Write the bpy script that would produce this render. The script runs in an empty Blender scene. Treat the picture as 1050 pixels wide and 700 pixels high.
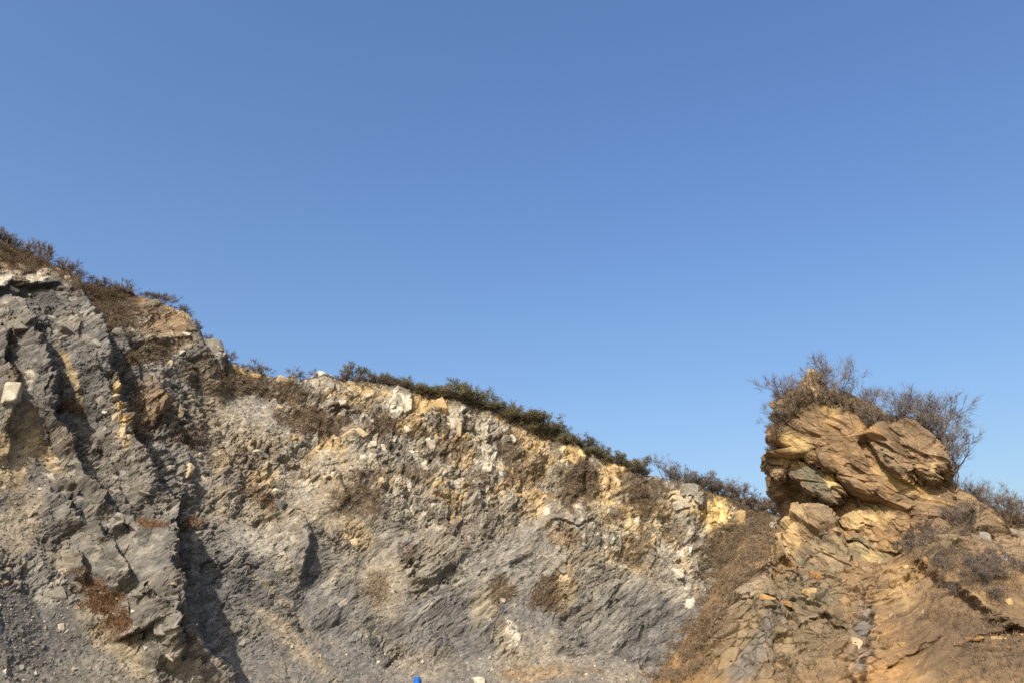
import bpy, bmesh, math, random
import numpy as np
from mathutils import Vector, Matrix

# ------------------------------------------------------------------ camera, sky, sun, exposure
scene = bpy.context.scene
FPX, W0, H0, HORIZON = 840.0, 1050.0, 700.0, 706.0
PITCH = math.atan((HORIZON - H0 / 2) / FPX)
CAM = np.array([0.0, 0.0, 1.6])
cam_data = bpy.data.cameras.new('camera')
cam_data.sensor_width = 36.0
cam_data.lens = FPX / W0 * 36.0
cam_data.clip_end = 6000.0
cam = bpy.data.objects.new('camera', cam_data)
scene.collection.objects.link(cam)
cam.location = CAM
cam.rotation_euler = (math.pi / 2 + PITCH, 0, 0)
scene.camera = cam

SUN_AZ, SUN_EL = math.radians(19), math.radians(38)      # left of straight behind the camera
TO_SUN = Vector((-math.sin(SUN_AZ) * math.cos(SUN_EL), -math.cos(SUN_AZ) * math.cos(SUN_EL), math.sin(SUN_EL)))
world = bpy.data.worlds.new('World')
scene.world = world
world.use_nodes = True
wn = world.node_tree
wn.nodes.clear()
sky = wn.nodes.new('ShaderNodeTexSky')
sky.sky_type = 'NISHITA'
sky.sun_disc = False
sky.sun_elevation = SUN_EL
sky.sun_rotation = math.atan2(TO_SUN.x, TO_SUN.y)
sky.air_density = 1.5
sky.dust_density = 4.2
sky.ozone_density = 3.0
bg = wn.nodes.new('ShaderNodeBackground')
bg.inputs['Strength'].default_value = 0.13
grade = wn.nodes.new('ShaderNodeHueSaturation')          # the camera's slightly violet rendering of the whole sky
grade.inputs['Hue'].default_value = 0.512
grade.inputs['Saturation'].default_value = 1.25
wo = wn.nodes.new('ShaderNodeOutputWorld')
wn.links.new(sky.outputs[0], grade.inputs['Color'])
wn.links.new(grade.outputs[0], bg.inputs['Color'])
wn.links.new(bg.outputs[0], wo.inputs['Surface'])
sun_data = bpy.data.lights.new('sun', 'SUN')
sun_data.energy = 4.8
sun_data.angle = math.radians(0.5)
sun_data.color = (1.0, 0.90, 0.76)
sun = bpy.data.objects.new('sun', sun_data)
scene.collection.objects.link(sun)
sun.rotation_euler = TO_SUN.to_track_quat('Z', 'Y').to_euler()
vs = scene.view_settings
vs.view_transform = 'Standard'
vs.look = 'None'
vs.gamma = 1.0
vs.exposure = 0.60
scene.render.engine = 'CYCLES'
scene.cycles.max_bounces = 5
scene.cycles.use_denoising = False
scene.cycles.filter_width = 1.6

rng = np.random.default_rng(7)
random.seed(7)
COL = scene.collection

# ------------------------------------------------------------------ pixel <-> world
FWD = np.array([0, math.cos(PITCH), math.sin(PITCH)])
UPV = np.array([0, -math.sin(PITCH), math.cos(PITCH)])
RGT = np.array([1.0, 0, 0])

def at(px, py, R):
    """point seen at photo pixel (px, py) whose horizontal distance from the camera is R"""
    px, py, R = np.broadcast_arrays(np.asarray(px, float), np.asarray(py, float), np.asarray(R, float))
    d = ((px - W0 / 2) / FPX)[..., None] * RGT + ((H0 / 2 - py) / FPX)[..., None] * UPV + FWD
    return CAM + d / np.hypot(d[..., 0], d[..., 1])[..., None] * R[..., None]

def project(P):
    r = P - CAM
    z = np.maximum(r @ FWD, 1e-3)
    return W0 / 2 + FPX * (r @ RGT) / z, H0 / 2 - FPX * (r @ UPV) / z

# ------------------------------------------------------------------ noise
def _hash(ix, iy, iz, seed):
    h = (ix.astype(np.int64) * 374761393 + iy.astype(np.int64) * 668265263 + iz.astype(np.int64) * 2147483647 + seed * 974634777)
    h = h.astype(np.uint32)
    h ^= h >> np.uint32(15); h *= np.uint32(2246822519)
    h ^= h >> np.uint32(13); h *= np.uint32(3266489917)
    h ^= h >> np.uint32(16)
    return h

def _u(h, k=0):
    h = h + np.uint32((k * 2654435761) & 0xffffffff)
    h ^= h >> np.uint32(16); h *= np.uint32(2146121005)
    h ^= h >> np.uint32(15); h *= np.uint32(2221713035)
    h ^= h >> np.uint32(16)
    return h.astype(np.float32) * np.float32(1 / 4294967296.0)

_G = np.random.default_rng(3).normal(size=(256, 3)).astype(np.float32)
_G /= np.linalg.norm(_G, axis=1)[:, None]

def perlin(P, seed=0):
    P = P.astype(np.float32)
    I = np.floor(P)
    f = P - I
    I = I.astype(np.int32)
    w = f * f * f * (f * (f * 6 - 15) + 10)
    out = 0
    for dx in (0, 1):
        wx = w[:, 0] if dx else 1 - w[:, 0]
        for dy in (0, 1):
            wy = w[:, 1] if dy else 1 - w[:, 1]
            for dz in (0, 1):
                wz = w[:, 2] if dz else 1 - w[:, 2]
                g = _G[_hash(I[:, 0] + dx, I[:, 1] + dy, I[:, 2] + dz, seed) & np.uint32(255)]
                dot = g[:, 0] * (f[:, 0] - dx) + g[:, 1] * (f[:, 1] - dy) + g[:, 2] * (f[:, 2] - dz)
                out = out + dot * wx * wy * wz
    return out * 1.6

def fbm(P, octaves=4, seed=0, gain=0.5, ridged=False):
    out, a, tot = 0, 1.0, 0
    for o in range(octaves):
        n = perlin(P * (2.03 ** o) + o * 17.3, seed + o)
        if ridged:
            n = 1 - 2 * np.abs(n)
        out = out + a * n
        tot += a
        a *= gain
    return out / tot

def worley(P, seed=0, second=False):
    """F1, F2, cell hash, offset from the nearest cell centre (and the second nearest's hash and offset)"""
    P = P.astype(np.float32)
    I = np.floor(P).astype(np.int32)
    n = len(P)
    f1 = np.full(n, 9, np.float32); f2 = np.full(n, 9, np.float32)
    hid = np.zeros(n, np.uint32); off = np.zeros((n, 3), np.float32)
    hid2 = np.zeros(n, np.uint32); off2 = np.zeros((n, 3), np.float32)
    for dx in (-1, 0, 1):
        for dy in (-1, 0, 1):
            for dz in (-1, 0, 1):
                c = I + np.array([dx, dy, dz], np.int32)
                h = _hash(c[:, 0], c[:, 1], c[:, 2], seed)
                q = P - c
                q[:, 0] -= _u(h, 1); q[:, 1] -= _u(h, 2); q[:, 2] -= _u(h, 3)
                d = (q * q).sum(1)
                m = d < f1
                m2 = (d < f2) & ~m
                if second:
                    hid2[m] = hid[m]; off2[m] = off[m]
                    hid2[m2] = h[m2]; off2[m2] = q[m2]
                f2[m] = f1[m]; f2[m2] = d[m2]
                f1[m] = d[m]
                hid[m] = h[m]; off[m] = q[m]
    if second:
        return np.sqrt(f1), np.sqrt(f2), hid, off, hid2, off2
    return np.sqrt(f1), np.sqrt(f2), hid, off

def facets(Q, seed, tilt=0.9, step=1.0, edge=0.12):
    """broken, flat-faced relief: every cell is one tilted plane with its own height, joined by steep risers"""
    f1, f2, h, off, h2, off2 = worley(Q, seed, True)
    def plane(hh, oo):
        g = np.stack([_u(hh, 5), _u(hh, 6), _u(hh, 7)], 1) - 0.5
        return step * (_u(hh, 4) - 0.5) + tilt * (g * oo).sum(1)
    va, vb = plane(h, off), plane(h2, off2)
    t = np.clip((f2 - f1) / edge, 0, 1)
    v = va + (vb - va) * 0.5 * (1 - t)
    crack = np.clip(1 - (f2 - f1) / 0.075, 0, 1)
    return v, crack, h

def strata(P, deg, e1=2.2, e2=0.8, e3=1.2):
    a = math.radians(deg)
    c, s = math.cos(a), math.sin(a)
    return np.stack([(P[:, 0] * c + P[:, 2] * s) / e1, (-P[:, 0] * s + P[:, 2] * c) / e2, P[:, 1] / e3], 1)

def sstep(a, b, x):
    t = np.clip((x - a) / (b - a), 0, 1)
    return t * t * (3 - 2 * t)

# ------------------------------------------------------------------ materials
def rock_material(name, base=None, rough=0.95, bump=0.2, fine=1.0, spec=0.15):
    """stone: colour from the surface's own colour layer (or one base colour) broken up by grain, with fine relief"""
    m = bpy.data.materials.new(name)
    m.use_nodes = True
    nt = m.node_tree
    b = nt.nodes['Principled BSDF']
    b.inputs['Roughness'].default_value = rough
    b.inputs['Specular IOR Level'].default_value = spec
    geo = nt.nodes.new('ShaderNodeNewGeometry')
    n1 = nt.nodes.new('ShaderNodeTexNoise')
    n1.inputs['Scale'].default_value = 5.0 * fine
    n1.inputs['Detail'].default_value = 6
    n1.inputs['Roughness'].default_value = 0.7
    nt.links.new(geo.outputs['Position'], n1.inputs['Vector'])
    r = nt.nodes.new('ShaderNodeMapRange')
    r.inputs['From Min'].default_value = 0.3
    r.inputs['From Max'].default_value = 0.7
    r.inputs['To Min'].default_value = 0.76
    r.inputs['To Max'].default_value = 1.24
    nt.links.new(n1.outputs['Fac'], r.inputs['Value'])
    if base is None:
        a = nt.nodes.new('ShaderNodeAttribute')
        a.attribute_name = 'col'
        src = a.outputs['Color']
    else:
        n2 = nt.nodes.new('ShaderNodeTexNoise')
        n2.inputs['Scale'].default_value = 1.1
        n2.inputs['Detail'].default_value = 4
        nt.links.new(geo.outputs['Position'], n2.inputs['Vector'])
        cr = nt.nodes.new('ShaderNodeValToRGB')
        cr.color_ramp.elements[0].position = 0.35
        cr.color_ramp.elements[1].position = 0.62
        d = [x * f for x, f in zip(base, (0.62, 0.58, 0.52))]
        cr.color_ramp.elements[0].color = (*d, 1)
        cr.color_ramp.elements[1].color = (*base, 1)
        nt.links.new(n2.outputs['Fac'], cr.inputs['Fac'])
        src = cr.outputs['Color']
    mul = nt.nodes.new('ShaderNodeVectorMath')
    mul.operation = 'SCALE'
    nt.links.new(src, mul.inputs[0])
    nt.links.new(r.outputs['Result'], mul.inputs['Scale'])
    nt.links.new(mul.outputs[0], b.inputs['Base Color'])
    bm_ = nt.nodes.new('ShaderNodeBump')
    bm_.inputs['Strength'].default_value = bump
    bm_.inputs['Distance'].default_value = 0.08
    nt.links.new(n1.outputs['Fac'], bm_.inputs['Height'])
    nt.links.new(bm_.outputs['Normal'], b.inputs['Normal'])
    return m

def plain_material(name, lo, hi, rough=0.8, transl=0.0):
    m = bpy.data.materials.new(name)
    m.use_nodes = True
    nt = m.node_tree
    b = nt.nodes['Principled BSDF']
    b.inputs['Roughness'].default_value = rough
    b.inputs['Specular IOR Level'].default_value = 0.2
    geo = nt.nodes.new('ShaderNodeNewGeometry')
    n = nt.nodes.new('ShaderNodeTexNoise')
    n.inputs['Scale'].default_value = 0.9
    n.inputs['Detail'].default_value = 3
    nt.links.new(geo.outputs['Position'], n.inputs['Vector'])
    cr = nt.nodes.new('ShaderNodeValToRGB')
    cr.color_ramp.elements[0].position = 0.35
    cr.color_ramp.elements[1].position = 0.65
    cr.color_ramp.elements[0].color = (*lo, 1)
    cr.color_ramp.elements[1].color = (*hi, 1)
    nt.links.new(n.outputs['Fac'], cr.inputs['Fac'])
    nt.links.new(cr.outputs['Color'], b.inputs['Base Color'])
    if transl:
        tr = nt.nodes.new('ShaderNodeBsdfTranslucent')
        mx = nt.nodes.new('ShaderNodeMixShader')
        mx.inputs['Fac'].default_value = transl
        nt.links.new(cr.outputs['Color'], tr.inputs['Color'])
        nt.links.new(b.outputs[0], mx.inputs[1])
        nt.links.new(tr.outputs[0], mx.inputs[2])
        nt.links.new(mx.outputs[0], nt.nodes['Material Output'].inputs['Surface'])
    return m

M_ROCK = rock_material('quarry_rock')
M_ORANGE = rock_material('weathered_rock')
M_GRASS = rock_material('dry_grass_blades', bump=0.0, fine=0.3)
M_TWIG = plain_material('bare_twigs', (0.080, 0.062, 0.051), (0.142, 0.112, 0.09))
M_TWIGG = plain_material('grey_twigs', (0.085, 0.068, 0.058), (0.145, 0.118, 0.10))
M_BROWN = plain_material('brown_brush', (0.118, 0.086, 0.058), (0.195, 0.146, 0.098))
M_OLIVE = plain_material('olive_leaves', (0.125, 0.118, 0.062), (0.19, 0.172, 0.098), 0.7, 0.35)
BLOCKMAT = {
    'white': rock_material('white_stone', (0.40, 0.37, 0.305), fine=0.7),
    'cream': rock_material('cream_stone', (0.38, 0.31, 0.205), fine=0.7),
    'grey': rock_material('grey_stone', (0.20, 0.187, 0.165), fine=0.7),
    'dark': rock_material('dark_stone', (0.11, 0.106, 0.10), fine=0.7),
    'tan': rock_material('tan_stone', (0.36, 0.26, 0.135), fine=0.7),
    'orange': rock_material('orange_stone', (0.26, 0.155, 0.07), fine=0.7),
}

# ------------------------------------------------------------------ mesh helpers
def grid_faces(nr, nc, base=0):
    i = np.arange(nr - 1)[:, None] * nc + np.arange(nc - 1)[None, :] + base
    return np.stack([i, i + 1, i + nc + 1, i + nc], -1).reshape(-1, 4)

def mesh_from(name, V, F, mats, col=None):
    """V (n,3), F (m,k) all faces with k corners; one mesh, flat shaded"""
    me = bpy.data.meshes.new(name)
    n, m, k = len(V), len(F), F.shape[1]
    me.vertices.add(n)
    me.vertices.foreach_set('co', np.ascontiguousarray(V, np.float32).ravel())
    me.loops.add(m * k)
    me.loops.foreach_set('vertex_index', np.ascontiguousarray(F, np.int32).ravel())
    me.polygons.add(m)
    me.polygons.foreach_set('loop_start', np.arange(0, m * k, k, dtype=np.int32))
    if col is not None:
        a = me.color_attributes.new('col', 'FLOAT_COLOR', 'POINT')
        c = np.ones((n, 4), np.float32)
        c[:, :3] = np.clip(col, 0, 1)
        a.data.foreach_set('color', c.ravel())
    me.update(calc_edges=True)
    me.validate()
    me.shade_flat()
    for mt in (mats if isinstance(mats, (list, tuple)) else [mats]):
        me.materials.append(mt)
    return me

def link(name, me, parent=None):
    o = bpy.data.objects.new(name, me)
    COL.objects.link(o)
    if parent is not None:
        o.parent = parent
    return o

def tag(o, label=None, category=None, group=None, kind=None):
    if label: o['label'] = label
    if category: o['category'] = category
    if group: o['group'] = group
    if kind: o['kind'] = kind
    return o

# ------------------------------------------------------------------ features drawn on a slope
def crest(px, py, pts, wl, wr):
    """0..1 relief of a rib: gentle on the left of the drawn line, sharp on its right. pts = (x, y, height)"""
    out = np.zeros(len(px), np.float32)
    xs = [p[0] for p in pts]; ys = [p[1] for p in pts]
    pad = wl * 2.2
    m = (px > min(xs) - pad) & (px < max(xs) + pad) & (py > min(ys) - pad) & (py < max(ys) + pad)
    x, y = px[m], py[m]
    bd = np.full(len(x), 1e9); bh = np.zeros(len(x)); bs = np.zeros(len(x)); be = np.zeros(len(x))
    for k, ((x0, y0, h0), (x1, y1, h1)) in enumerate(zip(pts[:-1], pts[1:])):
        dx, dy = x1 - x0, y1 - y0
        L2 = dx * dx + dy * dy
        t = ((x - x0) * dx + (y - y0) * dy) / L2
        tc = np.clip(t, 0, 1)
        d = np.hypot(x - x0 - tc * dx, y - y0 - tc * dy)
        s = (dx * (y - y0) - dy * (x - x0))        # >0: right-hand side when walking down the list (image y is down) = photo left
        over = np.zeros(len(x))
        if k == 0: over = np.maximum(over, -t * math.sqrt(L2))
        if k == len(pts) - 2: over = np.maximum(over, (t - 1) * math.sqrt(L2))
        b = d < bd
        bd = np.where(b, d, bd); bh = np.where(b, h0 + (h1 - h0) * tc, bh); bs = np.where(b, s, bs); be = np.where(b, over, be)
    left = np.exp(-(bd / wl) ** 1.5)
    right = 1 - sstep(0, wr, bd)
    out[m] = bh * np.where(bs > 0, left, right) * np.exp(-(be / 8.0) ** 2)
    return out

def blot(px, py, cx, cy, rx, ry, rot, nz):
    a = math.radians(rot)
    x, y = px - cx, py - cy
    u = (x * math.cos(a) + y * math.sin(a)) / rx
    v = (-x * math.sin(a) + y * math.cos(a)) / ry
    d = np.sqrt(u * u + v * v) + nz
    return 1 - sstep(0.6, 1.2, d)

PAL = {k: np.array(v, np.float32) for k, v in {
    'warm': (0.202, 0.182, 0.153), 'cool': (0.138, 0.133, 0.127), 'dark': (0.075, 0.074, 0.073), 'tan': (0.46, 0.335, 0.17),
    'yellow': (0.62, 0.45, 0.20), 'white': (0.48, 0.44, 0.36), 'light': (0.32, 0.295, 0.25), 'soil': (0.19, 0.138, 0.085),
    'brown': (0.122, 0.086, 0.055), 'rust': (0.125, 0.075, 0.042), 'orange': (0.33, 0.195, 0.085), 'dust': (0.27, 0.225, 0.16),
    'ochre': (0.27, 0.172, 0.083), 'greenish': (0.155, 0.142, 0.10), 'rose': (0.24, 0.168, 0.105)}.items()}

ALB = 0.72
def lerp(c, key, w):
    return c + (PAL[key] - c) * w[:, None]

# ------------------------------------------------------------------ quarry floor
bm = bmesh.new()
bmesh.ops.create_grid(bm, x_segments=60, y_segments=60, size=2500)
me = bpy.data.meshes.new('ground')
bm.to_mesh(me); bm.free()
M_FLOOR = rock_material('quarry_floor', (0.27, 0.235, 0.19))
me.materials.append(M_FLOOR)
tag(link('ground', me), kind='structure')

# ------------------------------------------------------------------ big quarry wall (left rib, middle face)
TOP = np.array([(-330, 150), (-150, 205), (-40, 238), (0, 248), (30, 262), (55, 275), (75, 290), (100, 296), (130, 299),
                (160, 307), (195, 326), (207, 345), (226, 362), (240, 376), (270, 384), (305, 389), (335, 382), (352, 388),
                (385, 392), (430, 397), (470, 408), (520, 425), (560, 441), (610, 465), (650, 482),
                (690, 492), (730, 505), (770, 519), (820, 532), (900, 540), (1000, 545), (1200, 550)], float)
TOP_R = np.array([(-330, 84), (-150, 88), (0, 91.5), (100, 93.5), (200, 95.5), (300, 98), (400, 100), (550, 103), (700, 106), (850, 114), (1000, 126), (1200, 140)], float)
BASE_R = np.array([(-330, 52), (-150, 56), (0, 61), (100, 66), (200, 71), (300, 75), (400, 79), (550, 83), (700, 86), (850, 90), (1200, 100)], float)
NC, NR, NB = 1010, 430, 46
s = np.linspace(-190, 860, NC)
def smooth_interp(x, X, Y, w=3):
    y = np.interp(x, X, Y)
    k = np.ones(2 * w + 1) / (2 * w + 1)
    return np.convolve(np.pad(y, w, 'edge'), k, 'valid')
tpy = smooth_interp(s, TOP[:, 0], TOP[:, 1]); tR = smooth_interp(s, TOP_R[:, 0], TOP_R[:, 1], 30)
bR = smooth_interp(s, BASE_R[:, 0], BASE_R[:, 1], 40)
bpx = W0 / 2 + (s - W0 / 2) * 1.10
T = at(s, tpy, tR)
B = at(bpx, 712, bR)
B[:, 2] = -0.8
v = np.linspace(0, 1, NR)
talus = v ** 1.18                                        # gentler foot
horiz = np.where(v < 1, v - 0.13 * np.sin(np.pi * v) * -1.0, v)
# horizontal travel runs ahead of the climb near the foot, so the foot is a talus slope and the head a steep face
hz = v + 0.10 * np.sin(np.pi * v) * (1 - v)
P = np.empty((NR + NB, NC, 3))
P[:NR, :, :2] = B[None, :, :2] + (T - B)[None, :, :2] * hz[:, None, None]
P[:NR, :, 2] = B[None, :, 2] + (T - B)[None, :, 2] * talus[:, None]
back = np.stack([T[:, 0], T[:, 1]], 1)
back /= np.linalg.norm(back, axis=1)[:, None]
bk = (np.arange(1, NB + 1) / NB) ** 1.6 * 45.0
P[NR:, :, :2] = T[None, :, :2] + back[None] * bk[:, None, None]
P[NR:, :, 2] = T[None, :, 2] - 0.16 * bk[:, None] - 0.006 * bk[:, None] ** 2
du = np.gradient(P, axis=1); dv = np.gradient(P, axis=0)
N = np.cross(du, dv); N /= np.linalg.norm(N, axis=2)[..., None] + 1e-9
shape = P.shape[:2]
P = P.reshape(-1, 3); N = N.reshape(-1, 3)
onface = np.repeat(np.concatenate([np.ones(NR), np.zeros(NB)]), NC)
vv = np.repeat(np.concatenate([v, np.ones(NB)]), NC)
px0, py0 = project(P)
sv = np.tile(s, NR + NB)
hdown = py0 - np.tile(tpy, NR + NB)                       # photo pixels below the rim
# jagged edges for everything drawn
wob = fbm(P / 2.2, 4, 11)
wob2 = fbm(P / 2.2 + 40, 4, 15)
pxw, pyw = px0 + 9 * wob, py0 + 9 * wob2
big = 1.5 * fbm(P / 13.0, 3, 21) + 0.8 * fbm(P / 5.0, 3, 25)
rim = 1 - sstep(0.90, 1.0, vv) * 0.75
rib = 0
for pts, wl, wr in [
    ([(62, 278, .8), (78, 296, 1.8), (95, 330, 2.3), (108, 370, 2.6), (130, 425, 2.6), (145, 465, 2.8), (160, 495, 3.0), (180, 525, 3.0), (188, 548, 3.4),
      (174, 560, 4.4), (169, 600, 5.0), (186, 632, 4.8), (204, 656, 4.2), (226, 690, 3.2), (262, 740, 2.2)], 52, 5),
    ([(20, 312, .8), (31, 345, 1.7), (38, 380, 2.0), (46, 415, 2.1), (60, 445, 1.9), (76, 472, 1.5), (98, 510, 1.2), (120, 545, .8)], 24, 4),
    ([(56, 508, .8), (72, 526, 1.3), (98, 545, 1.0), (121, 570, 1.9), (131, 590, 1.7), (138, 604, .3)], 24, 5),
    ([(82, 572, .9), (86, 592, .9)], 12, 4),
    ([(148, 612, 1.0), (160, 632, .5)], 14, 4),
    ([(166, 632, .7), (174, 652, 1.5), (182, 674, .9)], 15, 5),
    ([(0, 345, 1), (3, 420, 1.4), (8, 470, .6)], 22, 4),
    ([(314, 540, .6), (319, 560, 1.3), (313, 578, 1.1), (308, 592, .2)], 40, 4),
    ([(345, 485, .3), (352, 500, .6), (350, 515, .3)], 18, 3),
    ([(157, 395, .5), (166, 415, 1.2), (160, 432, .4)], 16, 5),
    ([(194, 330, .8), (205, 350, 1.2), (214, 372, 1.0), (220, 395, .3)], 22, 5),
    ([(225, 350, .8), (231, 368, 1.4), (226, 382, .4)], 14, 4),
    ([(418, 400, .6), (421, 418, 1.0), (412, 428, .4)], 14, 4),
    ([(470, 410, .4), (474, 430, .8), (468, 450, .4)], 12, 4),
    ([(716, 492, .5), (721, 515, 1.2), (716, 540, .3)], 22, 4),
    ([(590, 455, .4), (598, 470, .8), (594, 490, .2)], 16, 4),
]:
    rib = rib + 2.0 * crest(pxw, pyw, pts, wl, wr)
# ledges: drawn right to left so that the sharp side faces down
for pts, wl, wr in [
    ([(68, 301, .5), (45, 291, 1.1), (8, 292, 1.1), (-20, 298, .6)], 10, 5),
    ([(32, 340, .8), (14, 345, .7)], 10, 4),
    ([(150, 646, 1.3), (128, 655, 1.0)], 14, 4),
    ([(596, 536, .4), (575, 532, .5), (556, 538, .3)], 16, 4),
    ([(200, 318, .6), (165, 303, .8), (132, 298, .7)], 10, 4),
    ([(215, 340, .3), (160, 352, .5), (130, 352, .4)], 12, 4),
    ([(720, 520, .7), (705, 510, .9), (692, 512, .5)], 14, 4),
    ([(360, 412, .5), (342, 416, .6)], 8, 3),
    ([(690, 480, .2), (640, 500, .3)], 8, 3),
]:
    rib = rib + 1.3 * crest(pxw, pyw, pts, wl, wr)
# where loose scree and earth lie the surface is smooth
SCREE = [(10, 520, 42, 75, 10), (30, 660, 70, 70, 0), (90, 690, 95, 45, 20), (310, 670, 75, 24, 40), (370, 690, 90, 30, 30), (470, 690, 90, 24, 0),
         (250, 545, 40, 14, 40), (285, 430, 30, 14, 20), (350, 470, 40, 16, 0), (105, 622, 20, 46, -38), (330, 520, 45, 22, 20), (600, 690, 90, 20, 0),
         (395, 600, 28, 34, 0), (540, 640, 30, 40, -20), (255, 425, 44, 24, 12), (270, 690, 40, 26, 30)]
nzp = 0.55 * fbm(P / 3.0, 4, 31)
scree = np.zeros(len(P))
for c in SCREE:
    scree = np.maximum(scree, blot(px0, py0, *c, nzp))
upper = sstep(0.50, 0.72, vv + 0.12 * fbm(P / 8, 2, 35)) * sstep(215, 250, sv)
wp = P + 0.7 * np.stack([fbm(P / 5, 2, 36), fbm(P / 5 + 9, 2, 37), fbm(P / 5 + 19, 2, 38)], 1) + 0.05 * np.stack([wob, wob2, -wob], 1)
f0, c0, h0 = facets(strata(wp + 0.55 * np.stack([wob, wob2, -wob], 1), 58, 11.0, 5.0, 7.0), 40, 1.5, 0.35)
fa, ca, ha = facets(strata(wp, 40, 5.5, 2.0, 2.6), 41)
fv, cv, hv = facets(strata(wp, 80, 3.6, 2.0, 1.8), 42)
fb, cb, hb = facets(strata(wp, 38, 2.6, .62, 1.0), 43)
fw, cw, hw = facets(strata(wp, 78, 1.5, .75, .7), 44)
fc, cc, hc = facets(strata(wp, 38, .75, .26, .4), 45)
f1 = fa * (1 - upper) + fv * upper
lz = np.nonzero(px0 < 300)[0]
wl_ = wp[lz] + 0.25 * np.stack([wob[lz], wob2[lz], -wob[lz]], 1)
lw = (1 - sstep(190, 280, px0[lz] + 0.0 * wob[lz]))
g0 = facets(strata(wl_, -64, 15.0, 2.8, 5.0), 83, 1.3, .6)[0]
g1_ = facets(strata(wl_, -60, 6.5, 1.3, 2.4), 84, 1.0, .8)[0]
f0[lz] = f0[lz] * (1 - lw) + g0 * lw
f1[lz] = f1[lz] * (1 - lw) + g1_ * lw
f2 = fb * (1 - upper) + fw * upper
leftzone = 1 - sstep(190, 280, px0)
rough = (1 - 0.92 * scree)
sm = fbm(P / 6.0, 4, 47)
slabm = np.zeros(len(P))
for q in [(72, 345, 36, 44, 25), (40, 304, 36, 11, 5), (88, 400, 26, 38, 25), (275, 562, 46, 26, 20), (320, 572, 16, 30, 0), (258, 422, 36, 12, 20), (545, 585, 44, 20, -38), (600, 650, 50, 30, -40), (460, 655, 60, 28, 10),
          (650, 640, 60, 40, -40), (300, 610, 50, 22, 30), (20, 380, 16, 40, 10), (205, 500, 30, 18, 0), (150, 500, 26, 30, 30), (735, 531, 16, 26, 0), (706, 503, 12, 12, 0), (690, 655, 30, 40, 0)]:
    slabm = np.maximum(slabm, blot(px0, py0, *q, nzp))
broken = sstep(-0.16, 0.26, sm + 0.05 * leftzone + 0.30 * upper) * (1 - 0.7 * slabm)     # shattered ground against clean slabs
# slaty layers: long saw-tooth ledges along the bedding
lay = strata(wp + 0.8 * np.stack([g_ for g_ in (fbm(P / 6, 2, 49), wob, fbm(P / 6 + 5, 2, 50))], 1), 40, 1, 1, 1)[:, 1]
n_lay = fbm(strata(P, 40, 6.0, 1.2, 3.0), 3, 46)
saw1 = (lay / 1.35 + n_lay) % 1.0
n_l2 = fbm(strata(P, 40, 3.0, .6, 1.5), 3, 39)
saw2 = (lay / 0.55 + 1.7 * n_lay + 1.3 * n_l2) % 1.0
layers = 0.42 * (saw1 - 0.5) * sstep(-.3, .3, n_lay) + 0.15 * (saw2 - 0.5) * sstep(-.05, .3, fbm(P / 3.5, 3, 34))
rough2 = rough * (0.30 + 0.70 * broken) * (1 + 0.35 * leftzone)
disp = (1.7 * f0 * (0.5 + 0.5 * rough) * (0.45 + 0.55 * np.maximum(leftzone, upper)) + rough * (0.40 + 0.60 * broken) * 0.95 * f1 + rough2 * ((0.56 + 0.22 * upper) * f2 - 0.30 * (cb * (1 - upper) + cw * upper)) - 0.35 * rough * broken * (ca * (1 - upper) + cv * upper) + rough * layers * (1 - 0.8 * upper)
        + (0.3 + 0.7 * rough2) * (0.23 * fc + 0.045 * fbm(P / 0.45, 3, 48)) - 0.10 * cc * rough2)
disp = (disp + big * (0.6 + 0.4 * rough)) * rim
backfade = np.where(onface > 0, 1.0, 0.6)
toc = CAM - P
toc[:, 2] *= 0.35
toc /= np.linalg.norm(toc, axis=1)[:, None]
P = P + N * (disp * backfade)[:, None] + toc * (rib * onface)[:, None]
Pg = P.reshape(*shape, 3)
GN = np.cross(np.gradient(Pg, axis=1), np.gradient(Pg, axis=0)).reshape(-1, 3)
GN /= np.linalg.norm(GN, axis=1)[:, None] + 1e-9

# colours of the stone itself
g1 = fbm(P / 9.0, 4, 51); g2 = fbm(P / 2.5, 4, 52); g3 = fbm(strata(P, 38, .9, .22, .5), 4, 53)
c = np.tile(PAL['warm'], (len(P), 1))
c = lerp(c, 'cool', sstep(-0.05, 0.35, g1 + 0.5 * g2 + 0.15 * (1 - upper)) * 0.85)
c = lerp(c, 'dust', sstep(0.1, 0.5, -g1 + 0.6 * g2) * 0.5 * (1 - 0.6 * leftzone))
c = lerp(c, 'cool', leftzone * 0.45)
# upper band: tan, cream and white blocks
c = lerp(c, 'tan', upper * sstep(0.0, 0.4, g2 * 0.8 + fbm(P / 6, 3, 54)) * 0.75)
wcell = upper * (_u(hw, 9) > 0.66) * sstep(-0.2, 0.2, fbm(P / 5, 2, 55))
c = lerp(c, 'white', wcell * 0.68)
tcell = (_u(hb, 9) > 0.88) * (1 - upper) * rough
c = lerp(c, 'light', tcell * 0.6)
cellv = 0.70 + 0.58 * (_u(hb, 8) * (1 - upper) + _u(hw, 8) * upper)
fine = 0.76 + 0.44 * _u(hc, 8)
stk = fbm(strata(P, 86, 4.0, .55, .9), 4, 59)
c = lerp(c, 'white', upper * sstep(0.10, 0.36, stk) * 0.65)
c = lerp(c, 'tan', upper * sstep(0.15, 0.45, -stk) * 0.45)
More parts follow.
